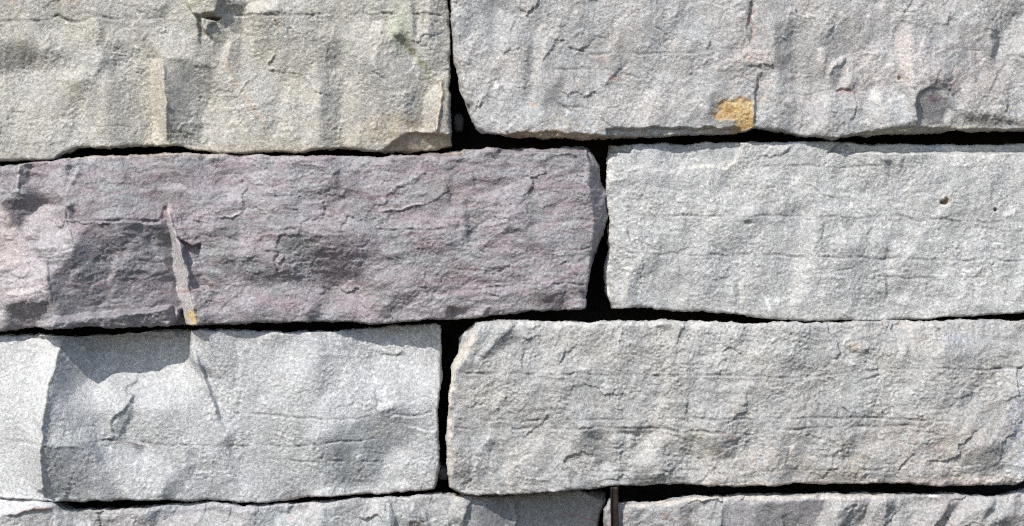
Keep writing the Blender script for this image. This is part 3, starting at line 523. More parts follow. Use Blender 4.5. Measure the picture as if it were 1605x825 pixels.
# ============ stone 7: bottom left
c_line([(8, 806), (30, 801), (55, 797), (80, 795), (95, 790), (118, 784)], 4, (0.42, 0.20, 0.20), 0.85, brk=0.5); h_line([(8, 806), (40, 799), (90, 792)], 3, 4)
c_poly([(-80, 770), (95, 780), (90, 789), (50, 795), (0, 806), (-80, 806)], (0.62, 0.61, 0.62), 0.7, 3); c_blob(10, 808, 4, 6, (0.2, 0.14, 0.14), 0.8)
s_poly([(-80, 770), (95, 780), (90, 789), (50, 795), (0, 806), (-80, 806)], 0.22, 3)
c_poly([(-80, 800), (90, 796), (150, 830), (150, 900), (-80, 900)], (0.49, 0.485, 0.485), 0.6, 6); s_poly([(-80, 800), (92, 797), (150, 826), (180, 900), (-80, 900)], 0.08, 3)
h_step([(92, 797), (120, 810), (152, 828), (190, 850)], 12, 40, 50, 0.04, edge=1)
s_poly([(96, 800), (130, 805), (152, 828), (190, 860), (260, 860), (240, 812), (200, 800)], -0.12, 4)
s_poly([(245, 815), (300, 806), (345, 803), (380, 815), (370, 860), (240, 860)], 0.12, 4); s_poly([(430, 810), (470, 800), (495, 790), (505, 805), (490, 860), (420, 860)], 0.14, 5)
s_poly([(500, 790), (560, 785), (590, 800), (540, 812), (510, 815)], -0.06, 4); h_step([(500, 790), (490, 800), (470, 812)], -5, 10, 10)
s_poly([(580, 795), (610, 790), (618, 860), (580, 860)], 0.10, 4); s_poly([(606, 792), (612, 790), (632, 860), (618, 860)], -0.20, 2); h_step([(610, 788), (616, 810), (622, 850)], 8, 12, 16, 0.05, edge=1)
s_line([(632, 788), (638, 808), (640, 820)], 4, 0.32); s_line([(648, 788), (646, 802)], 3, 0.30); h_line([(655, 782), (665, 800), (672, 830)], 3, 4); s_poly([(640, 808), (668, 812), (668, 830), (640, 830)], -0.14, 4); c_blob(650, 820, 14, 6, (0.30, 0.17, 0.15), 0.6)
h_blob(722, 800, 16, 24, 9, edge=0.6); c_blob(722, 800, 16, 22, (0.50, 0.47, 0.44), 0.5); c_blob(718, 779, 12, 4, TAN, 0.5, brk=0.4)
h_line([(700, 810), (704, 830)], 2, 3); h_line([(812, 785), (806, 800), (808, 830)], 3, 4)
c_poly([(735, 780), (900, 772), (950, 788), (950, 900), (735, 900)], (0.21, 0.21, 0.215), 0.6, 8); c_line([(880, 808), (910, 815), (935, 822), (960, 824)], 3, (0.26, 0.16, 0.17), 0.6)  # shade below the overhanging stone painted as a darker colour
c_poly([(740, 777), (850, 775), (850, 784), (740, 786)], (0.26, 0.19, 0.15), 0.5, 4)
c_poly([(240, 795), (420, 792), (460, 800), (240, 812)], (0.38, 0.38, 0.41), 0.5, 4)
c_blob(450, 815, 16, 8, PINK, 0.5, brk=0.3); c_blob(600, 800, 40, 16, (0.48, 0.43, 0.42), 0.5, brk=0.3)

# ============ stone 8: bottom right
s_line([(972, 794), (1010, 792), (1045, 790), (1070, 783), (1110, 780), (1200, 779), (1300, 778), (1420, 778)], 4, 0.25); c_line([(960, 794), (1045, 790), (1080, 782), (1150, 780), (1420, 778)], 4, (0.66, 0.60, 0.54), 0.6)  # sunlight on the upper rim also painted as a pale line
s_poly([(1064, 796), (1080, 794), (1084, 830), (1066, 830)], -0.16, 4); s_poly([(1100, 795), (1125, 788), (1118, 830), (1096, 830)], 0.06, 4); h_step([(1126, 785), (1118, 800), (1108, 830)], 4, 12, 10)
s_poly([(1180, 788), (1290, 781), (1286, 802), (1268, 830), (1182, 830)], -0.10, 3); c_poly([(1130, 786), (1290, 781), (1286, 802), (1268, 830), (1130, 830)], (0.31, 0.295, 0.31), 0.5, 3)
h_step([(1293, 780), (1290, 800), (1282, 830)], -7, 12, 30, 0.05, edge=1); s_poly([(1292, 785), (1320, 780), (1312, 800), (1290, 830), (1284, 830)], 0.16, 3)
s_poly([(1312, 790), (1345, 782), (1362, 790), (1360, 812), (1345, 835), (1310, 835)], -0.10, 4); s_poly([(1364, 780), (1376, 780), (1372, 800), (1358, 835), (1350, 835)], 0.18, 3)
s_poly([(1385, 790), (1400, 785), (1402, 798), (1385, 815)], -0.18, 3); s_poly([(1440, 790), (1480, 785), (1478, 795), (1440, 835), (1425, 835)], 0.10, 5)
s_poly([(1484, 795), (1500, 785), (1484, 815), (1462, 840), (1448, 840)], -0.22, 3); s_poly([(1515, 780), (1560, 778), (1545, 792), (1500, 815), (1475, 840), (1462, 840), (1490, 805)], 0.18, 3)
s_poly([(1545, 795), (1562, 785), (1555, 802), (1540, 812)], -0.22, 3); s_line([(1590, 785), (1560, 802), (1545, 820)], 5, 0.12); s_poly([(1560, 812), (1610, 808), (1610, 840), (1545, 840)], -0.16, 4)
c_blob(1462, 776, 8, 3, WHITE, 0.9, edge=0.5); c_blob(1075, 812, 8, 10, (0.36, 0.24, 0.18), 0.4, brk=0.2); c_blob(1044, 806, 7, 8, (0.36, 0.24, 0.17), 0.5, brk=0.3); c_blob(985, 810, 12, 6, PINK, 0.5, brk=0.3)
c_poly([(1300, 780), (1600, 776), (1600, 900), (1300, 900)], (0.42, 0.395, 0.38), 0.35, 6, brk=0.6)
s_poly([(990, 800), (1012, 795), (1000, 830), (985, 830)], -0.12, 4)

calm(VE, 0.85, 2); calm([(-80, 520), (96, 520), (82, 620), (74, 700), (74, 780), (-80, 790)], 0.35); calm([(735, 780), (950, 780), (950, 900), (735, 900)], 0.6, 6)
calm([(1130, 786), (1290, 781), (1286, 802), (1268, 900), (1130, 900)], 0.6); calm([(1434, 148), (1456, 142), (1474, 146), (1488, 168), (1472, 197), (1440, 196)], 0.6)
calm([(664, 160), (672, 140), (704, 120), (704, 208), (664, 206)], 0.5); calm([(100, 530), (290, 530), (290, 640), (120, 680), (90, 620)], 0.3, 10)
# ------------------------------------------------------------------ slope map -> height (least squares along the sun's direction)
def integrate(S):
    p = 96
    Sp = np.pad(S, p, mode='constant')
    F = np.fft.rfft2(Sp)
    wy = np.fft.fftfreq(Sp.shape[0], ST)[:, None] * 2 * math.pi
    wx = np.fft.rfftfreq(Sp.shape[1], ST)[None, :] * 2 * math.pi
    D = 1j * (LX * wx + LY * wy)
    w2 = wx * wx + wy * wy
    H = F * np.conj(D) / (np.abs(D) ** 2 + 0.035 * w2 + (2 * math.pi / 420) ** 2 * 0.3)
    return np.fft.irfft2(H, s=Sp.shape)[p:-p, p:-p]
HT += integrate(np.where(SH > 0, np.minimum(SH * 4.0, 1.0), np.maximum(SH * 3.2, -0.85)))

def sample(img, x, y):
    u = np.clip((x - GX0) / ST, 0, len(gx) - 1.001); v = np.clip((y - GY0) / ST, 0, len(gy) - 1.001)
    i = u.astype(int); j = v.astype(int); fu = u - i; fv = v - j
    if img.ndim == 3: fu = fu[..., None]; fv = fv[..., None]
    return (img[j, i] * (1 - fu) + img[j, i + 1] * fu) * (1 - fv) + (img[j + 1, i] * (1 - fu) + img[j + 1, i + 1] * fu) * fv

# ------------------------------------------------------------------ material
def stone_material():
    m = bpy.data.materials.new('quartzite'); m.use_nodes = True
    nt = m.node_tree; N = nt.nodes; L = nt.links
    bs = N['Principled BSDF']
    at = N.new('ShaderNodeAttribute'); at.attribute_name = 'stone_colour'
    tc = N.new('ShaderNodeTexCoord')
    def noise(scale, detail, rough=0.6):
        n = N.new('ShaderNodeTexNoise'); n.inputs['Scale'].default_value = scale; n.inputs['Detail'].default_value = detail; n.inputs['Roughness'].default_value = rough
        L.new(tc.outputs['Object'], n.inputs['Vector']); return n
    def ramp(src, a, b, c0, c1):
        r = N.new('ShaderNodeMapRange'); r.inputs[1].default_value = a; r.inputs[2].default_value = b; r.inputs[3].default_value = c0; r.inputs[4].default_value = c1
        L.new(src, r.inputs[0]); return r
    n1 = noise(820, 3, 0.7)                       # crystal grain, about 1.5 mm
    r1 = ramp(n1.outputs['Fac'], 0.3, 0.7, 0.75, 1.25)
    vo = N.new('ShaderNodeTexVoronoi'); vo.inputs['Scale'].default_value = 560; L.new(tc.outputs['Object'], vo.inputs['Vector'])
    sp = N.new('ShaderNodeSeparateColor'); L.new(vo.outputs['Color'], sp.inputs[0])
    r2 = ramp(sp.outputs[0], 0.0, 1.0, 0.80, 1.20)
    r3 = ramp(sp.outputs[1], 0.86, 0.93, 0.0, 1.0)  # pale quartz grains, sun glints painted into their colour
    mu = N.new('ShaderNodeMath'); mu.operation = 'MULTIPLY'; L.new(r1.outputs[0], mu.inputs[0]); L.new(r2.outputs[0], mu.inputs[1])
    vm = N.new('ShaderNodeVectorMath'); vm.operation = 'SCALE'; L.new(at.outputs['Color'], vm.inputs[0]); L.new(mu.outputs[0], vm.inputs['Scale'])
    mx = N.new('ShaderNodeMix'); mx.data_type = 'RGBA'; vb = N.new('ShaderNodeVectorMath'); vb.operation = 'SCALE'; L.new(at.outputs['Color'], vb.inputs[0]); vb.inputs['Scale'].default_value = 1.7; L.new(vb.outputs[0], mx.inputs['B'])
    m2 = N.new('ShaderNodeMath'); m2.operation = 'MULTIPLY'; m2.inputs[1].default_value = 0.38; L.new(r3.outputs[0], m2.inputs[0])
    L.new(m2.outputs[0], mx.inputs['Factor']); L.new(vm.outputs[0], mx.inputs['A']); L.new(mx.outputs['Result'], bs.inputs['Base Color'])
    r4 = ramp(sp.outputs[2], 0.0, 1.0, 0.27, 0.72); L.new(r4.outputs[0], bs.inputs['Roughness'])
    bs.inputs['Specular IOR Level'].default_value = 0.6
    b1 = N.new('ShaderNodeBump'); b1.inputs['Strength'].default_value = 0.8; b1.inputs['Distance'].default_value = 0.0011
    n2 = noise(900, 4, 0.7); L.new(n2.outputs['Fac'], b1.inputs['Height']); L.new(b1.outputs[0], bs.inputs['Normal'])
    return m
MAT = stone_material()
def plain(name, col, rough, metal=0.0, scale=200, var=0.4):
    m = bpy.data.materials.new(name); m.use_nodes = True; nt = m.node_tree; bs = nt.nodes['Principled BSDF']
    n = nt.nodes.new('ShaderNodeTexNoise'); n.inputs['Scale'].default_value = scale; n.inputs['Detail'].default_value = 6
    tc = nt.nodes.new('ShaderNodeTexCoord'); nt.links.new(tc.outputs['Object'], n.inputs['Vector'])
    r = nt.nodes.new('ShaderNodeValToRGB'); nt.links.new(n.outputs['Fac'], r.inputs[0])
    r.color_ramp.elements[0].position = 0.3; r.color_ramp.elements[1].position = 0.7
    r.color_ramp.elements[0].color = (*[c * (1 - var) for c in col], 1); r.color_ramp.elements[1].color = (*[c * (1 + var) for c in col], 1)
    nt.links.new(r.outputs[0], bs.inputs['Base Color']); bs.inputs['Roughness'].default_value = rough; bs.inputs['Metallic'].default_value = metal
    b = nt.nodes.new('ShaderNodeBump'); b.inputs['Strength'].default_value = 0.5; b.inputs['Distance'].default_value = 0.0008
    nt.links.new(n.outputs['Fac'], b.inputs['Height']); nt.links.new(b.outputs[0], bs.inputs['Normal'])
    return m

# ------------------------------------------------------------------ objects
wall = bpy.data.objects.new('stone_wall', None); scene.collection.objects.link(wall)
wall.location = (0, 0, Z0 - (900 - CY) * SC)
wall['label'] = 'dry-stacked wall of rough split grey and purple quartzite blocks with black open joints'
wall['category'] = 'wall'; wall['kind'] = 'thing'

def to_world(x, y, h):
    return np.stack([(x - CX) * SC, -h * SC, (CY - y) * SC + Z0], -1)
def link_mesh(name, co, faces_quads, extra, mat, parent=None, colour=None):
    me = bpy.data.meshes.new(name)
    nq = len(faces_quads); loops = faces_quads.reshape(-1)
    tot = np.full(nq, 4, np.int32)
    if extra is not None:
        loops = np.concatenate([loops, extra]); tot = np.concatenate([tot, [len(extra)]])
    me.vertices.add(len(co)); me.vertices.foreach_set('co', co.astype(np.float32).ravel())
    me.loops.add(len(loops)); me.loops.foreach_set('vertex_index', loops.astype(np.int32))
    me.polygons.add(len(tot)); st = np.concatenate([[0], np.cumsum(tot)[:-1]])
    me.polygons.foreach_set('loop_start', st.astype(np.int32)); me.polygons.foreach_set('loop_total', tot.astype(np.int32))
    me.polygons.foreach_set('use_smooth', np.ones(len(tot), bool))
    me.update(calc_edges=True)
    if colour is not None:
        a = me.attributes.new('stone_colour', 'FLOAT_COLOR', 'POINT')
        a.data.foreach_set('color', np.concatenate([colour, np.ones((len(colour), 1))], 1).astype(np.float32).ravel())
    me.materials.append(mat)
    o = bpy.data.objects.new(name, me); scene.collection.objects.link(o)
    if parent is not None:
        o.parent = parent
        me.transform(__import__('mathutils').Matrix.Translation(-parent.location))
    return o

def axis_fine(a, b, lo, hi, fine=1.5, coarse=5.0):
    """parameters in 0..1 with dense spacing where lo..hi (the part the photograph shows) lies"""
    v = [a]
    while v[-1] < b:
        step = fine if lo <= v[-1] <= hi else coarse
        v.append(min(b, v[-1] + step))
    v = np.array(v); return (v - a) / (b - a)

def make_stone(label, top, right, bottom, left, base, seed, colour, tex, flare=None, rim=6.0, depth=170, bev=(0.5, 0.4)):
    """top/bottom: left to right; left/right: top to bottom; corners shared"""
    T = np.array(top, float); B = np.array(bottom, float); Lf = np.array(left, float); R = np.array(right, float)
    s = axis_fine(min(T[0, 0], B[0, 0]), max(T[-1, 0], B[-1, 0]), -25, 1630)
    t = axis_fine(min(T[0, 1], T[-1, 1]), max(B[0, 1], B[-1, 1]), -20, 845)
    def along_x(P, s):
        x = P[0, 0] + s * (P[-1, 0] - P[0, 0]); return x, np.interp(x, P[:, 0], P[:, 1])
    def along_y(P, t):
        y = P[0, 1] + t * (P[-1, 1] - P[0, 1]); return np.interp(y, P[:, 1], P[:, 0]), y
    tx, ty = along_x(T, s); bx_, by_ = along_x(B, s); lx, ly = along_y(Lf, t); rx, ry = along_y(R, t)
    def jag(u, sd):      # chipped outline
        z = np.zeros_like(u)
        return perlin(u / 31, z + sd, 11) * 1.6 + perlin(u / 11, z + sd, 12) * 0.8 + perlin(u / 4.5, z + sd, 13) * 0.5 + (sstep(0.3, 0.5, perlin(u / 19, z + sd, 14)) - sstep(0.35, 0.5, perlin(u / 25, z + sd, 15))) * 0.7
    win = lambda q: sstep(0, 0.02, q) * (1 - sstep(0.98, 1, q))
    ty = ty + jag(tx, seed + .3) * win(s); by_ = by_ + jag(bx_, seed + .6) * win(s)
    lx = lx + jag(ly, seed + .1) * win(t); rx = rx + jag(ry, seed + .8) * win(t)
    S, Tt = np.meshgrid(s, t)
    c00 = T[0]; c10 = T[-1]; c01 = B[0]; c11 = B[-1]
    X = (1 - Tt) * tx[None] + Tt * bx_[None] + (1 - S) * lx[:, None] + S * rx[:, None] - ((1 - S) * (1 - Tt) * c00[0] + S * (1 - Tt) * c10[0] + (1 - S) * Tt * c01[0] + S * Tt * c11[0])
    Y = (1 - Tt) * ty[None] + Tt * by_[None] + (1 - S) * ly[:, None] + S * ry[:, None] - ((1 - S) * (1 - Tt) * c00[1] + S * (1 - Tt) * c10[1] + (1 - S) * Tt * c01[1] + S * Tt * c11[1])
    W = X[0, -1] - X[0, 0]
    dT = (Y - ty[None]); dB = (by_[None] - Y); dL = (X - lx[:, None]); dR = (rx[:, None] - X)
    d = np.minimum(np.minimum(dT, dB), np.minimum(dL, dR)); d = np.maximum(d, 0)
    h = base(X, Y) + sample(HT, X, Y) + tex(X, Y, seed) * (1 - sample(CALM, X, Y))
    # worn, chipped arris
    rn = rim * (0.55 + 0.9 * np.clip(fbm(X, Y, 45, seed + 400, 2) + 0.4, 0, 1.4))
    q = np.clip(d / rn, 0, 1)
    h = h - rn * 0.75 * (1 - np.sqrt(np.clip(1 - (1 - q) ** 2, 0, 1)))
    h = h - 5 * np.exp(-d / 16) * np.clip(fbm(X, Y, 60, seed + 410, 2) + 0.15, 0, 1)
    # broken bevels that catch the sun along the upper arris and the end
    bt = bev[0] * sstep(-0.25, 0.35, fbm(X, Y, 70, seed + 420, 3)); bl = bev[1] * sstep(-0.5, 0.2, fbm(X, Y, 60, seed + 430, 3))
    wT = 6 + 6 * np.clip(fbm(X, Y, 40, seed + 440, 3) + 0.4, 0, 1.3)
    h = h - bt * 0.85 * np.clip(wT - dT, 0, None) - bl * 1.1 * np.clip(wT - dL, 0, None)
    ny, nx = X.shape
    idx = np.arange(nx * ny).reshape(ny, nx)
    quads = np.stack([idx[:-1, :-1], idx[1:, :-1], idx[1:, 1:], idx[:-1, 1:]], -1).reshape(-1, 4)
    loop = np.concatenate([idx[0, :-1], idx[:-1, -1], idx[-1, :0:-1], idx[:0:-1, 0]])   # clockwise in the picture
    Xf, Yf, Hf = X.ravel(), Y.ravel(), h.ravel()
    ex, ey, eh = Xf[loop], Yf[loop], Hf[loop]
    k = 9; sm = lambda a: sum(np.roll(a, j) for j in range(-k, k + 1)) / (2 * k + 1)
    dx = np.roll(sm(ex), -1) - np.roll(sm(ex), 1); dy = np.roll(sm(ey), -1) - np.roll(sm(ey), 1); ln = np.hypot(dx, dy) + 1e-6
    ox, oy = dy / ln, -dx / ln                        # outward in picture coordinates (y down)
    fl = np.zeros_like(ex)
    if flare:
        for (fx_, fy_, fr, fa) in flare:
            fl += fa * np.exp(-((ex - fx_) ** 2 + (ey - fy_) ** 2) / fr ** 2)
    co = [np.stack([Xf, Yf, Hf], 1)]
    prev = loop; nv = nx * ny; qs = [quads]
    sx_, sy_ = ex, ey
    cum = eh.copy()
    k = 5; ehs = sum(np.roll(eh, j) for j in range(-k, k + 1)) / (2 * k + 1)
    K = np.array([[0, 0, 0], [4, 0.6, 0.10], [12, 0.4, 0.35], [20, -0.5, 0.65], [34, -2, 1.0], [55, -5, 0.9], [90, -10, 0.4], [130, -16, 0.2], [depth, -20, 0]])
    for dd in [1.5, 3, 5, 7, 9, 11.5, 14, 16.5, 19, 22, 25, 28, 31, 35, 39, 44, 50, 58, 70, 90, 120, depth]:
        off = np.interp(dd, K[:, 0], K[:, 1]); fk = np.interp(dd, K[:, 0], K[:, 2])
        nz = fbm(ex + dd * 0.9 + ey * 0.3, ey + dd * 1.1, 24, seed + 500, 4, 0.6) * min(3.0, dd * 0.22) + perlin((ex + ey) / 4.2, np.full_like(ex, dd / 4.0), seed + 505) * min(0.9, dd * 0.12)
        o_ = off + fl * fk + nz
        m_ = min(1, dd / 12.0); hh = (eh * (1 - m_) + ehs * m_) * max(0, 1 - dd / 70.0) + np.mean(eh) * min(1, dd / 70.0) - dd
        ring = np.stack([ex + ox * o_, ey + oy * o_, hh], 1)
        co.append(ring); cur = nv + np.arange(len(loop)); nv += len(loop)
        qs.append(np.stack([prev, np.roll(prev, -1), np.roll(cur, -1), cur], 1)); prev = cur
    co = np.concatenate(co)
    n_face = nx * ny
    # colour
    AX, AY = co[:, 0], co[:, 1] + (co[:, 2] * 0.6) * (np.arange(len(co)) >= n_face)
    C = colour(AX, AY, seed)
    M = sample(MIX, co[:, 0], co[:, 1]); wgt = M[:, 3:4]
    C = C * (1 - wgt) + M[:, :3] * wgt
    P = to_world(co[:, 0], co[:, 1], co[:, 2])
    qd = np.concatenate(qs)
    return link_mesh('stone', P, qd, prev.copy(), MAT, wall, np.clip(C, 0.01, 0.95)), label

def dress(o, label): o['label'] = label

# --- textures of the broken faces
def lumps(X, Y, sd):
    return sstep(0.12, 0.6, perlin(X / 13, Y / 11, sd + 30)) * sstep(-0.15, 0.4, fbm(X, Y, 80, sd + 31, 3))
def tex_split(amp=1.0, grain=1.0, chips=1.0, ang=0.0, stretch=1.0, warp=4.0, vs_=0.7, lay=0.0, fac=1.0):
    ca, sa = math.cos(math.radians(ang)), math.sin(math.radians(ang))
    def f(X, Y, sd):
        wx = X + fbm(X, Y, 48, sd + 1, 3) * warp; wy = Y + fbm(X, Y, 48, sd + 2, 3) * warp
        u = (wx * ca + wy * sa) / stretch; v = -wx * sa + wy * ca
        h = fbm(X, Y, 230, sd + 3, 2) * 3.5 * amp
        h = h + fbm(X + Y * 0.15, Y * vs_, 75, sd + 4, 3, 0.45) * 4.6 * amp
        if lay:
            q = fbm(X / 5.5, Y + fbm(X, Y, 70, sd + 41, 3) * 9, 19, sd + 40, 3, 0.6)
            h = h + terrace(q, 5, 0.3) * 3.4 * lay * sstep(-0.4, 0.4, fbm(X, Y, 90, sd + 42, 2))
        patch = sstep(-0.25, 0.45, fbm(X, Y, 110, sd + 21, 3))      # flaking comes and goes over the face
        t = fbm(u, v, 62, sd + 5, 4, 0.55)
        h = h + terrace(t, 6, 0.16) * 2.6 * chips * (0.35 + 0.65 * patch)
        t2 = fbm(u + 40, v, 24, sd + 6, 3, 0.6)
        h = h + terrace(t2, 4, 0.35) * 1.2 * chips * patch
        h = h + facets(u + fbm(X, Y, 12, sd + 8, 2) * 3, v + fbm(X, Y, 12, sd + 9, 2) * 3, 15, sd + 7, 0.12, 0.03) * chips * 0.6
        h = h + facets(u + fbm(X, Y, 30, sd + 51, 3) * 8, v + fbm(X, Y, 30, sd + 52, 3) * 8, 52, sd + 50, 0.10, 0.015) * (0.5 + 0.5 * chips) * fac
        mod = 0.45 + 0.95 * sstep(-0.45, 0.55, fbm(X, Y, 64, sd + 20, 4, 0.6))
        h = h + lumps(X, Y, sd) * 0.9 * grain
        h = h + mod * grain * (perlin(u / 12, v / 12, sd + 10) * 0.22 + perlin(u / 6.6, v / 6.6, sd + 11) * 0.28 + perlin(X / 3.9, Y / 3.9, sd + 12) * 0.48)
        h = h + mod * grain * facets(X, Y, 5.2, sd + 14, 0.15, 0.035)
        return h
    return f

def col_fn(base, vary, warm=(0, 0, 0), scale=120, band=0.0, bandcol=None, bandwl=16):
    base = np.array(base); vary = np.array(vary); warm = np.array(warm)
    def f(X, Y, sd):
        a = fbm(X, Y, scale, sd + 700, 4, 0.6)[:, None]; b = fbm(X, Y, scale * 0.6, sd + 710, 4, 0.6)[:, None]
        c = base + a * vary + b * warm
        if band:
            g = fbm(X / 6 + Y * 0.0, Y + fbm(X, Y, 90, sd + 720, 3) * 16, bandwl, sd + 730, 3)[:, None]
            c = c + np.clip(g * 1.6, -1, 1) * np.array(bandcol) * band
        sp = perlin(X / 3.4, Y / 3.4, sd + 740)[:, None]
        return c * (1 + 0.14 * sp) * (1 + 0.16 * lumps(X, Y, sd)[:, None]) * (1 + 0.07 * fbm(X, Y, 40, sd + 760, 3)[:, None])
    return f

flat = lambda v: (lambda X, Y: np.full(X.shape, float(v)))

# ---- outlines
s1 = make_stone('pale greenish-grey stone with a mossy streak and a chipped lower corner, above the purple stone',
    [(-140, -75), (200, -73), (520, -76), (698, -74)],
    [(698, -74), (700, 0), (703, 20), (705, 60), (704, 110), (704, 160), (705, 205), (706, 227)],
    [(-140, 254), (0, 252), (45, 251), (85, 250), (100, 240), (120, 232), (165, 231), (230, 229), (280, 229), (300, 233), (340, 238), (370, 241), (400, 239), (440, 238), (480, 237), (510, 233), (540, 232), (560, 235), (600, 237), (640, 236), (690, 232), (706, 227)],
    [(-140, -75), (-145, 80), (-140, 254)],
    lambda X, Y: 2 + 0 * X, 100, col_fn((0.412, 0.393, 0.352), (0.03, 0.03, 0.032), (0.018, 0.012, -0.006)), tex_split(1.1, 1.15, 0.4, -35, 1.3, vs_=0.45, fac=0.6), rim=4)
s2 = make_stone('broad light-grey stone with an orange rust patch above its lower edge, topmost course',
    [(704, -74), (900, -76), (1300, -73), (1740, -75)],
    [(1740, -75), (1742, 60), (1740, 206)],
    [(752, 207), (780, 211), (830, 215), (900, 217), (950, 216), (1000, 214), (1050, 212), (1100, 210), (1130, 209), (1150, 208), (1168, 206), (1182, 200), (1200, 201), (1230, 207), (1260, 213), (1290, 217), (1310, 216), (1350, 212), (1400, 209), (1450, 207), (1500, 204), (1605, 204), (1740, 206)],
    [(704, -74), (706, 0), (709, 60), (711, 98), (716, 108), (719, 125), (724, 145), (733, 170), (740, 190), (752, 207)],
    lambda X, Y: 6 + 0 * X, 200, col_fn((0.392, 0.382, 0.372), (0.035, 0.035, 0.035), (0.025, 0.01, 0.0)), tex_split(1.4, 1.1, 0.5, -60, 1.3, vs_=0.5, fac=0.7), rim=4, bev=(0.3, 0.9))
s3 = make_stone('purple-grey stone with flaky surface and a pale slanting vein with a yellow tip',
    [(-150, 262), (0, 260), (40, 258), (75, 253), (100, 251), (150, 246), (220, 243), (300, 241), (370, 243), (440, 245), (520, 246), (600, 247), (650, 243), (690, 241), (700, 238), (735, 235), (790, 233), (850, 234), (900, 233), (917, 235)],
    [(917, 235), (922, 250), (927, 262), (925, 285), (926, 305), (930, 325), (932, 345), (930, 370), (928, 395), (924, 420), (920, 455), (918, 475), (916, 484)],
    [(-150, 519), (0, 518), (23, 516), (56, 513), (116, 513), (140, 511), (171, 513), (272, 510), (340, 508), (393, 506), (480, 504), (535, 504), (580, 507), (605, 508), (650, 502), (700, 501), (751, 497), (797, 491), (836, 487), (916, 484)],
    [(-150, 262), (-155, 400), (-150, 519)],
    lambda X, Y: 12 + 10 * sstep(300, 120, X) * sstep(430, 515, Y), 300,
    col_fn((0.288, 0.264, 0.275), (0.04, 0.04, 0.045), (0.02, 0.0, 0.008), 90, 1.0, (0.014, 0.026, 0.026), 14), tex_split(0.9, 1.1, 0.95, -14, 2.0, 6, vs_=1.3, lay=0.5, fac=0.55), rim=4, bev=(0.9, 0.3),
    flare=[(925, 300, 70, 20), (930, 350, 60, 10)])
s4 = make_stone('plain pale grey-green stone with a small round hole and white fleck, right of the purple stone',
    [(957, 226), (1000, 225), (1050, 224), (1072, 225), (1110, 222), (1150, 223), (1260, 222), (1290, 221), (1320, 222), (1370, 226), (1400, 225), (1500, 225), (1560, 226), (1605, 224), (1720, 225)],
    [(1720, 225), (1724, 350), (1720, 488)],
    [(961, 484), (1023, 482), (1027, 485), (1085, 487), (1147, 491), (1201, 499), (1250, 503), (1290, 503), (1400, 502), (1460, 499), (1520, 495), (1605, 490), (1720, 488)],
    [(957, 226), (954, 250), (951, 275), (951, 300), (954, 325), (957, 345), (955, 365), (954, 400), (950, 420), (949, 435), (950, 450), (953, 465), (961, 484)],
    lambda X, Y: -13 + 0 * X, 400, col_fn((0.45, 0.449, 0.438), (0.035, 0.035, 0.03), (0.01, 0.01, 0.0)), tex_split(1.15, 1.1, 0.22, -70, 1.2, lay=0.25, fac=0.4), rim=4, bev=(0.2, 0.9))
s5 = make_stone('smooth pale stone with a bright angled facet and a long thin slanting gash, below the purple stone',
    [(-150, 527), (0, 527), (24, 527), (58, 525), (111, 528), (150, 529), (180, 526), (211, 524), (228, 520), (294, 519), (313, 518), (390, 519), (430, 521), (458, 522), (529, 520), (560, 518), (592, 514), (643, 511), (682, 508), (689, 512)],
    [(689, 512), (690, 540), (690, 575), (689, 610), (687, 625), (684, 650), (685, 680), (687, 700), (687, 735), (683, 755), (680, 768)],
    [(-150, 779), (0, 779), (30, 781), (70, 783), (90, 785), (130, 786), (170, 785), (210, 784), (260, 785), (300, 787), (320, 785), (340, 786), (380, 789), (410, 790), (440, 788), (470, 783), (500, 780), (540, 778), (600, 776), (640, 772), (680, 768)],
    [(-150, 527), (-155, 650), (-150, 779)],
    lambda X, Y: 1 - 30 * sstep(82, 150, X) * (1 - sstep(286 - 30 * sstep(560, 600, Y), 300 + 60 * sstep(560, 600, Y), X)) * (1 - sstep(570, 650, Y)) - 6 * sstep(300, 420, X) - 20 * sstep(520, 590, X) * (1 - sstep(550, 640, Y)), 500,
    col_fn((0.455, 0.458, 0.458), (0.03, 0.03, 0.03), (0.01, 0.01, 0.0)), tex_split(0.75, 1.0, 0.16, -55, 1.3, fac=0.3), rim=4, bev=(0.2, 0.3))
s6 = make_stone('coarse grey stone with a sunlit bevelled end and brownish stains along its bottom',
    [(747, 507), (757, 505), (800, 503), (860, 504), (900, 506), (950, 505), (1000, 504), (1080, 504), (1120, 505), (1150, 507), (1180, 509), (1200, 508), (1230, 505), (1260, 507), (1330, 506), (1400, 503), (1460, 504), (1500, 501), (1530, 503), (1605, 504), (1650, 506)],
    [(1650, 506), (1652, 600), (1645, 700), (1630, 728)],
    [(722, 774), (740, 775), (775, 776), (800, 776), (830, 774), (850, 771), (880, 770), (925, 766), (955, 762), (1000, 761), (1040, 759), (1070, 758), (1100, 760), (1180, 761), (1260, 758), (1340, 758), (1430, 757), (1460, 760), (1550, 761), (1590, 759), (1605, 752), (1630, 728)],
    [(747, 507), (736, 530), (724, 550), (712, 565), (709, 578), (706, 600), (704, 640), (701, 664), (700, 690), (701, 725), (702, 745), (705, 764), (722, 774)],
    lambda X, Y: 10 - 11 * sstep(1250, 1320, X) * sstep(560, 500, Y), 600,
    col_fn((0.392, 0.384, 0.369), (0.04, 0.04, 0.035), (0.02, 0.01, 0.0)), tex_split(1.3, 1.3, 0.55, -50, 1.2, lay=0.45, fac=0.8), rim=4, bev=(0.6, 1.2), flare=[(728, 532, 26, 16)])
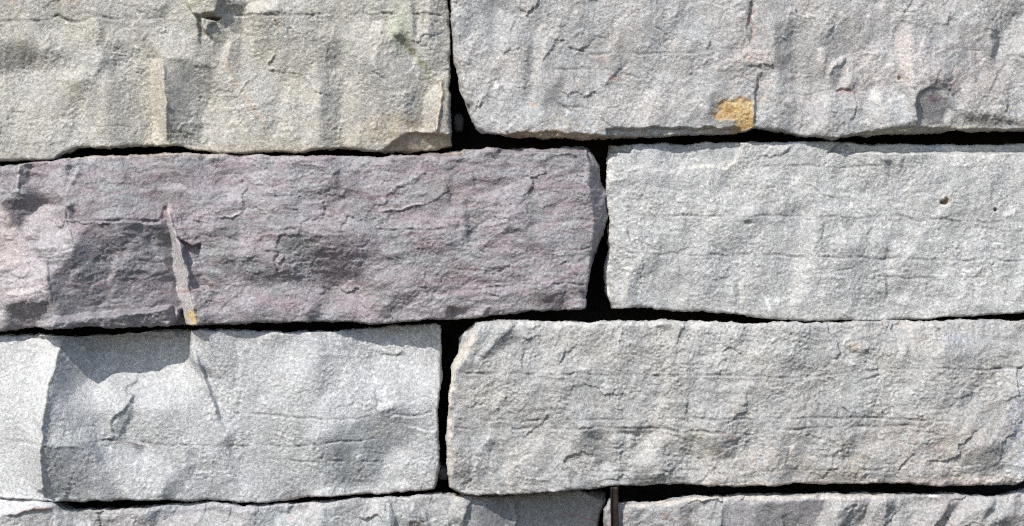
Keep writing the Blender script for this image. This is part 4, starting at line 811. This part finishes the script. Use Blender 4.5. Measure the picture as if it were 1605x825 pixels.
s7 = make_stone('dark slate-grey stone with flaked facets under the bright-faceted stone, lowest course',
    [(-150, 778), (0, 778), (50, 780), (84, 784.5), (96, 797), (110, 801), (160, 801), (200, 799), (250, 795), (300, 792), (330, 790), (360, 792), (380, 797), (400, 796), (460, 793), (495, 789), (530, 786), (560, 784), (590, 783), (640, 781), (665, 778), (690, 776), (705, 778), (730, 779), (800, 781), (850, 776), (880, 773), (905, 773), (925, 780), (940, 786), (951, 789)],
    [(951, 789), (945, 802), (941, 815), (936, 850), (932, 940), (930, 985)],
    [(-150, 985), (300, 988), (700, 984), (930, 985)],
    [(-150, 778), (-152, 900), (-150, 985)],
    lambda X, Y: -4 - 36 * sstep(735, 830, X) - 6 * sstep(200, 120, X) * 0, 700,
    col_fn((0.372, 0.37, 0.368), (0.03, 0.03, 0.035), (0.02, 0.0, 0.0)), tex_split(0.8, 0.9, 0.9, -40, 1.2), rim=4)
s8 = make_stone('pinkish-grey stone with dark diagonal flakes and a sunlit upper rim, lowest course',
    [(956, 784), (972, 792), (1000, 790), (1035, 790), (1045, 787), (1060, 783), (1080, 780), (1110, 779), (1160, 778), (1230, 777), (1290, 776), (1340, 776), (1400, 776), (1450, 777), (1490, 775), (1510, 777), (1560, 779), (1580, 776), (1605, 771), (1640, 762), (1740, 765)],
    [(1740, 765), (1742, 900), (1740, 985)],
    [(953, 985), (1300, 988), (1740, 985)],
    [(956, 784), (947, 800), (949, 830), (953, 985)],
    lambda X, Y: 5 + 0 * X, 800,
    col_fn((0.35, 0.341, 0.335), (0.04, 0.035, 0.035), (0.025, 0.0, 0.0)), tex_split(1.0, 1.1, 1.2, -45, 1.3), rim=4, bev=(0.7, 1.2))
for o, lb in (s1, s2, s3, s4, s5, s6, s7, s8): dress(o, lb)

# ---- shims wedged deep in the upright joints
def lump(name, cx, cy, rx, ry, hc, rz, seed, mat, parent):
    nu, nv_ = 40, 26
    u = np.linspace(0, 2 * math.pi, nu, endpoint=False); v = np.linspace(0, math.pi, nv_)
    U, V = np.meshgrid(u, v)
    sgn = lambda a, p: np.sign(a) * np.abs(a) ** p
    x = sgn(np.cos(U), .6) * sgn(np.sin(V), .6); y = sgn(np.cos(V), .6); z = sgn(np.sin(U), .6) * sgn(np.sin(V), .6)
    n = 1 + 0.16 * fbm(U * 20 + V * 7, V * 24, 18, seed, 3)
    co = np.stack([cx + rx * x * n, cy + ry * y * n, hc + rz * z * n], -1).reshape(-1, 3)
    i = np.arange(nu * nv_).reshape(nv_, nu); r = np.roll(i, -1, 1)
    q = np.stack([i[:-1], r[:-1], r[1:], i[1:]], -1).reshape(-1, 4)[:, ::-1]
    C = np.tile(np.array([0.11, 0.11, 0.115]), (len(co), 1))
    return link_mesh(name, to_world(co[:, 0], co[:, 1], co[:, 2]), q.copy(), None, mat, parent, C)
k1 = lump('wedge_stone', 717, 188, 8, 14, -78, 20, 41, MAT, wall)
k2 = lump('wedge_stone', 695, 747, 11, 11, -64, 20, 42, MAT, wall)
k3 = lump('wedge_stone', 935, 788, 16, 12, -62, 14, 43, MAT, wall)
for k in (k1, k2, k3): k['label'] = 'small dark stone wedged deep in a joint'

# ---- black backing sheet, added so the open joints stay dark
n = 70
ex_, ey_ = np.meshgrid(np.linspace(-150, 1745, n), np.linspace(-78, 988, n // 2))
eh_ = -152 + fbm(ex_, ey_, 90, 950, 3) * 9
ix = np.arange(ex_.size).reshape(ex_.shape)
qd = np.stack([ix[:-1, :-1], ix[1:, :-1], ix[1:, 1:], ix[:-1, 1:]], -1).reshape(-1, 4)
backing = link_mesh('joint_backing', to_world(ex_.ravel(), ey_.ravel(), eh_.ravel()), qd, None, plain('black_backing', (0.012, 0.010, 0.009), 1.0, 0, 120, 0.5))
backing['kind'] = 'structure'

# ---- narrow metal strip in the joint of the lowest course
def metal_strip():
    prof = [(-6.2, 0), (-6.2, 5.5), (-5.2, 6.5), (-4.4, 6.2), (-3.8, 4.2), (-1.5, 3.6), (2.0, 4.0), (4.8, 4.6), (6.0, 4.2), (6.4, 0)]
    ys = np.linspace(762, 975, 60); cx = 962.5; h0 = 13
    co = []
    for yy in ys:
        for (a, b) in prof: co.append((cx + a + 0.25 * math.sin(yy * .07), yy, h0 + b + 0.2 * math.sin(yy * .21 + a)))
    co = np.array(co); m = len(prof); ix = np.arange(len(co)).reshape(len(ys), m)
    nx_ = np.roll(ix, -1, 1)
    q = np.stack([ix[:-1], ix[1:], nx_[1:], nx_[:-1]], -1).reshape(-1, 4)
    cap = [ix[0], ix[-1][::-1]]
    o = link_mesh('metal_strip', to_world(co[:, 0], co[:, 1], co[:, 2]), q, ix[0].copy(), plain('brown_metal', (0.035, 0.027, 0.022), 0.45, 0.75, 90, 0.5))
    o['label'] = 'narrow dark brown metal strip standing upright in the joint of the lowest course'
    o['category'] = 'metal strip'
    return o
metal_strip()
